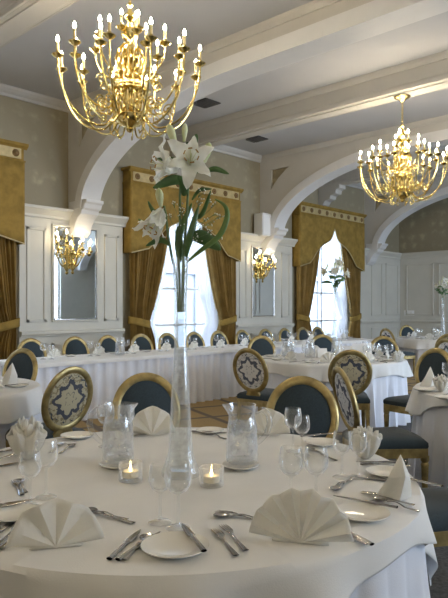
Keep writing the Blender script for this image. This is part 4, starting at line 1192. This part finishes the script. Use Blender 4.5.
add_leaf(Cq, [pz(170, 245, .0), pz(160, 240, .0), pz(146, 246, .0)], .012)
Dq = stem_thing(bot(2)+[pz(187, 255), pz(193, 235), pz(196, 222)], 'leafy green stem with broad dark leaves just above the vase rim')
add_leaf(Dq, [pz(191, 236, .0), pz(204, 238, -.03), pz(221, 250, -.03)], .028); add_leaf(Dq, [pz(178, 255, .03), pz(180, 232, .02), pz(192, 203, .02)], .014, 'leaf2')
add_leaf(Dq, [pz(186, 257, -.02), pz(190, 235, -.03), pz(199, 205, -.02)], .013); add_leaf(Dq, [pz(180, 262, .01), pz(179, 245, 0), pz(178, 226, 0)], .017)
add_leaf(Dq, [pz(192, 218, .03), pz(202, 214, .02), pz(211, 190, .0)], .009)
add_leaf(Dq, [pz(192, 200, .03), pz(200, 190, .02), pz(212, 189, .0)], .007)
Eq = stem_thing(bot(3)+[pz(186, 262)], 'long narrow blade leaf looping out past the pelmet edge')
add_leaf(Eq, [pz(187, 262, -.02), pz(200, 251, -.04), pz(219, 236, -.05), pz(227, 218, -.05), pz(225, 206, -.05), pz(215, 199, -.04)], .011, 'leaf2')
rn = random.Random(5); b_ = MB(); fl = MB()
for i in range(26):
    a = (rn.uniform(168, 222), rn.uniform(188, 240)); p0 = pz(184+rn.uniform(-6, 6), 252+rn.uniform(-8, 4)); p2 = pz(a[0], a[1], rn.uniform(-.05, .08)); m_ = (p0+p2)/2+Vector((0, 0, .02))
    b_.tube([p0, m_, p2], .0008, 4)
    for j in range(5):
        q = p2+Vector((rn.uniform(-.014, .014), rn.uniform(-.014, .014), rn.uniform(-.012, .012))); b_.tube([m_+(p2-m_)*.7, q], .0006, 3); fl.sphere(q, .0028, 5, 4)
g = b_.build('baby_breath_spray', M['stem'], smooth=True); tag(g, 'fine twiggy filler spray with tiny white dots among the lily leaves', 'flower filler'); fl.build('tiny_flowers', M['petal'], g)

def small_arrangement(c, z0, lab_v, labs, s=1.0):
    H = .84*s; vase(lab_v, (c[0], c[1], .7515), H)
    base = Vector((c[0], c[1], z0))
    rn = random.Random(int(c[0]*10))
    specs = [((.03, .55, 0), (.2, .35, -1), .10), ((-.10, .40, .02), (-1, .1, -.4), .09), ((.12, .36, -.02), (1, .2, -.5), .09), ((-.02, .42, -.08), (-.1, -.1, -1), .085)]
    for i, (o_, d, L) in enumerate(specs):
        e = base + cdir(o_[0], o_[1]*.62, o_[2])
        t = stem_thing([base-Vector((0, 0, .25)), base-Vector((0, 0, .02)), base+(e-base)*.5+Vector((0, 0, .02)), e], labs[i % len(labs)], .004, 'lily stems in the distant vases')
        add_bloom(t, e, cdir(*d), L, .028, .9, .9, rn.random())
        for k_ in range(3):
            q = base+(e-base)*(.25+.2*k_); ang = rn.uniform(0, 6.28); dd = cdir(cos(ang), .15+rn.random()*.6, sin(ang)).normalized()
            add_leaf(t, [q, q+dd*.06, q+dd*.13-Vector((0, 0, .03))], .018)
        add_bud(t, e+cdir(rn.uniform(-.05, .05), .03, 0), cdir(rn.uniform(-.4, .4), 1, 0), .08, .013)
vx = CW(335, 7.9, 0)
small_arrangement((vx.x, vx.y), 1.60, 'slender glass lily vase on the mid-room table among the menu cards', ['topmost white lily of the mid-room vase', 'white lily leaning to the window side of the mid-room vase', 'white lily leaning toward the corner in the mid-room vase', 'lowest white lily facing us in the mid-room vase'])
vx2 = CW(443, 13.0, 0)
small_arrangement((vx2.x, vx2.y), 1.60, 'slender glass lily vase on the farthest table, by the picture edge', ['topmost white lily of the farthest vase', 'white lily leaning to the window side of the farthest vase', 'white lily leaning away from the windows in the farthest vase', 'lowest white lily facing us in the farthest vase'])

# ------------------------------------------------------------------ settings on the other tables
def polar(c, r, a): return (c[0]+r*cos(a), c[1]+r*sin(a))
def small_fan(at, ang, R=.095, seed=0):
    b = fan_mesh(R, 5, .012, seed=seed, sy=1.15); o = b.build('napkin', M['napkin'], smooth=True, solid=.004)
    o.location = (at[0], at[1], .752); o.rotation_euler = (0, 0, ang); return o
proto_fans = [small_fan((0, 0), 0, .10, s_) for s_ in range(2)]; pf_n = [0, 0]
def pfan(at, ang, k_=0, s_=1.0):
    o = proto_fans[k_] if pf_n[k_] == 0 else proto_fans[k_].copy()
    if pf_n[k_]: COL.objects.link(o)
    pf_n[k_] += 1
    o.location = (at[0], at[1], .752); o.rotation_euler = (0, 0, ang); o.scale = (s_, s_, s_); return o
def lay(c, R, angs, tname, wh):
    G, N, K, Fk, Pt = [], [], [], [], []
    for i, a in enumerate(angs):
        N.append(pfan(polar(c, R-.20, a), a-pi/2+pi, i % 2)); 
        for da, rr, kd in ((.17, .34, 0), (.28, .40, 1)):
            G.append(glass(0, 0, None, kd, at=polar(c, R-rr, a+da)))
        Pt.append(put_plate(0, 0, at=polar(c, R-.14, a-.27), s=.9))
        q0, q1 = polar(c, R-.05, a+.16), polar(c, R-.24, a+.20); K.append(cut('k', q0, q1, world=True))
        q0, q1 = polar(c, R-.05, a-.14), polar(c, R-.24, a-.17); Fk.append(cut('f', q0, q1, world=True))
    order_labels(N, 'white folded napkin on the %s, {o} from the left' % tname, 'napkin', 'napkins on the '+wh)
    order_labels(G, 'wine glass on the %s, {o} from the left' % tname, 'wine glass', 'glasses on the '+wh)
    order_labels(Pt, 'side plate on the %s, {o} from the left' % tname, 'plate', 'plates on the '+wh)
    order_labels(K, 'table knife on the %s, {o} from the left' % tname, 'knife', 'knives on the '+wh)
    order_labels(Fk, 'table fork on the %s, {o} from the left' % tname, 'fork', 'forks on the '+wh)
a0 = camang(0, -1)
lay(TX, .915, [a0+.5+i*2*pi/9 for i in range(9)], 'mid-room round table', 'mid-room table')
lay(TF, .915, [a0+.2+i*2*pi/7 for i in range(7)], 'farthest round table', 'farthest table')
# menu cards and a number block on the mid-room table
def card(px, f, w, hgt, lab, mat='card', ang=0):
    p = CW(px, f, .7515); t = empty('menu_card', p, vf(0, 1)+ang); tag(t, lab, 'menu card', 'menu cards on the mid-room table')
    for sg, nm in ((-1, 'front_leaf'), (1, 'rear_leaf')):
        b = MB(); b.add([(-w/2, sg*.035, 0), (w/2, sg*.035, 0), (w/2, 0, hgt), (-w/2, 0, hgt)], [(0, 1, 2, 3)]); b.build(nm, M[mat], t, solid=.002)
card(343.5, 7.6, .17, .17, 'white folded menu card standing beside the mid-room lily vase')
card(362, 7.9, .25, .185, 'widest white menu card standing on the mid-room table')
card(322, 7.9, .13, .12, 'small white menu card standing on the window side of the lily vase', ang=.2)
for px_, f_, w_ in ((375.5, 7.45, 'window side of'), (383, 7.35, 'middle of'), (390, 7.5, 'corner side of')):
    q = CW(px_, f_, 0); glass(0, 0, 'stemmed glass, %s three standing before the blue chair across the mid-room table' % w_, 0, at=(q.x, q.y))
q = CW(398, 7.3, 0)
ruffle(0, 0, .07, .12, 'bunched white napkin at the rim of the mid-room table beside three stemmed glasses', at=(q.x, q.y), seed=6)
# jug of water on long table and mid table
KIDS.clear()
for (pxx, f, lab) in ((120, 8.35, 'small-looking water jug on the long skirted table between napkins'), (287, 8.1, 'water jug among the glasses of the mid-room table, window side'), (310, 7.9, 'water jug near the middle of the mid-room table')):
    o = copy_tree(J1); q = CW(pxx, f, .7515); o.location = q; o.rotation_euler = (0, 0, random.random()*3); tag(o, lab, 'jug', 'iced water jugs')
# long table: napkins, glasses, plates
G, N, Pt, K = [], [], [], []
for i, x in enumerate(cx):
    N.append(pfan((x-.05, 7.02), pi, i % 2, 1.0)); G.append(glass(0, 0, None, 0, at=(x-.27, 6.90))); G.append(glass(0, 0, None, 1, at=(x-.19, 6.84)))
    Pt.append(put_plate(0, 0, at=(x+.20, 7.02), s=.85)); K.append(cut('k', (x+.17, 7.14), (x+.17, 6.93), world=True, h=.769))
order_labels(N, 'white folded napkin on the long skirted table, {o} from its left end', 'napkin', 'napkins on the long table')
order_labels(G, 'wine glass on the long skirted table, {o} from its left end', 'wine glass', 'glasses on the long table')
order_labels(Pt, 'side plate on the long skirted table, {o} from its left end', 'plate', 'plates on the long table')
order_labels(K, 'knife lying on a side plate of the long table, {o} from the left', 'knife', 'knives on the long table')
# edge table
put_plate(0, 0, 'side plate on the table at the picture edge behind the pointed napkin', at=P(425, 391)[:2], s=1.05)
put_plate(0, 0, 'side plate under cutlery on the table at the picture edge', at=P(446, 399)[:2], s=1.0)
pointed(0, 0, .14, .165, vf(0, 1), 'soft pointed napkin on the table at the picture edge, before the blue chair', at=P(427, 386)[:2])
ruffle(0, 0, .065, .12, 'bunched white napkin next to the glass on the table at the edge', at=P(441, 392)[:2], seed=4)
glass(0, 0, 'stemmed wine glass against the blue chair on the table at the edge', 0, at=P(447, 387)[:2])
cut('k', (438, 397), (450, 394), 'knife on the table at the picture edge beside the bunched napkin')
# side table
pointed(0, 0, .15, .20, vf(.2, 1), 'tall pointed napkin on the side table before the blue-backed chair', at=P(9, 386)[:2])
put_plate(0, 0, 'side plate with a knife beside the tall pointed napkin on the side table', at=P(18, 387)[:2], s=1.0)
cut('k', (8, 388), (27, 386), 'knife across the side plate on the side table', h=.769)
fan(0, 0, .10, vf(.3, 1), 'white folded napkin at the picture edge on the side table', n=5, at=P(-8, 389)[:2])

# ------------------------------------------------------------------ world, camera, render
w = bpy.data.worlds.new('World'); SC.world = w; w.use_nodes = True
nt = w.node_tree; bg = nt.nodes['Background']
bg.inputs['Color'].default_value = (.69, .83, 1.0, 1); bg.inputs['Strength'].default_value = 9.0
cam = bpy.data.cameras.new('Camera'); co = bpy.data.objects.new('Camera', cam); COL.objects.link(co); SC.camera = co
co.location = (0, 0, CH); co.rotation_euler = (radians(90), 0, -atan2(FW[0], FW[1]))
cam.sensor_fit = 'HORIZONTAL'; cam.sensor_width = 36; cam.lens = 36*617/448; cam.shift_y = 8/448; cam.clip_start = .05; cam.clip_end = 100
SC.view_settings.view_transform = 'Standard'; SC.view_settings.look = 'None'; SC.view_settings.gamma = 1; SC.view_settings.exposure = 1.12
SC.view_settings.use_curve_mapping = False
SC.cycles.transparent_max_bounces = 32; SC.cycles.max_bounces = 8; SC.cycles.sample_clamp_indirect = 6
SC.cycles.caustics_reflective = False; SC.cycles.caustics_refractive = False
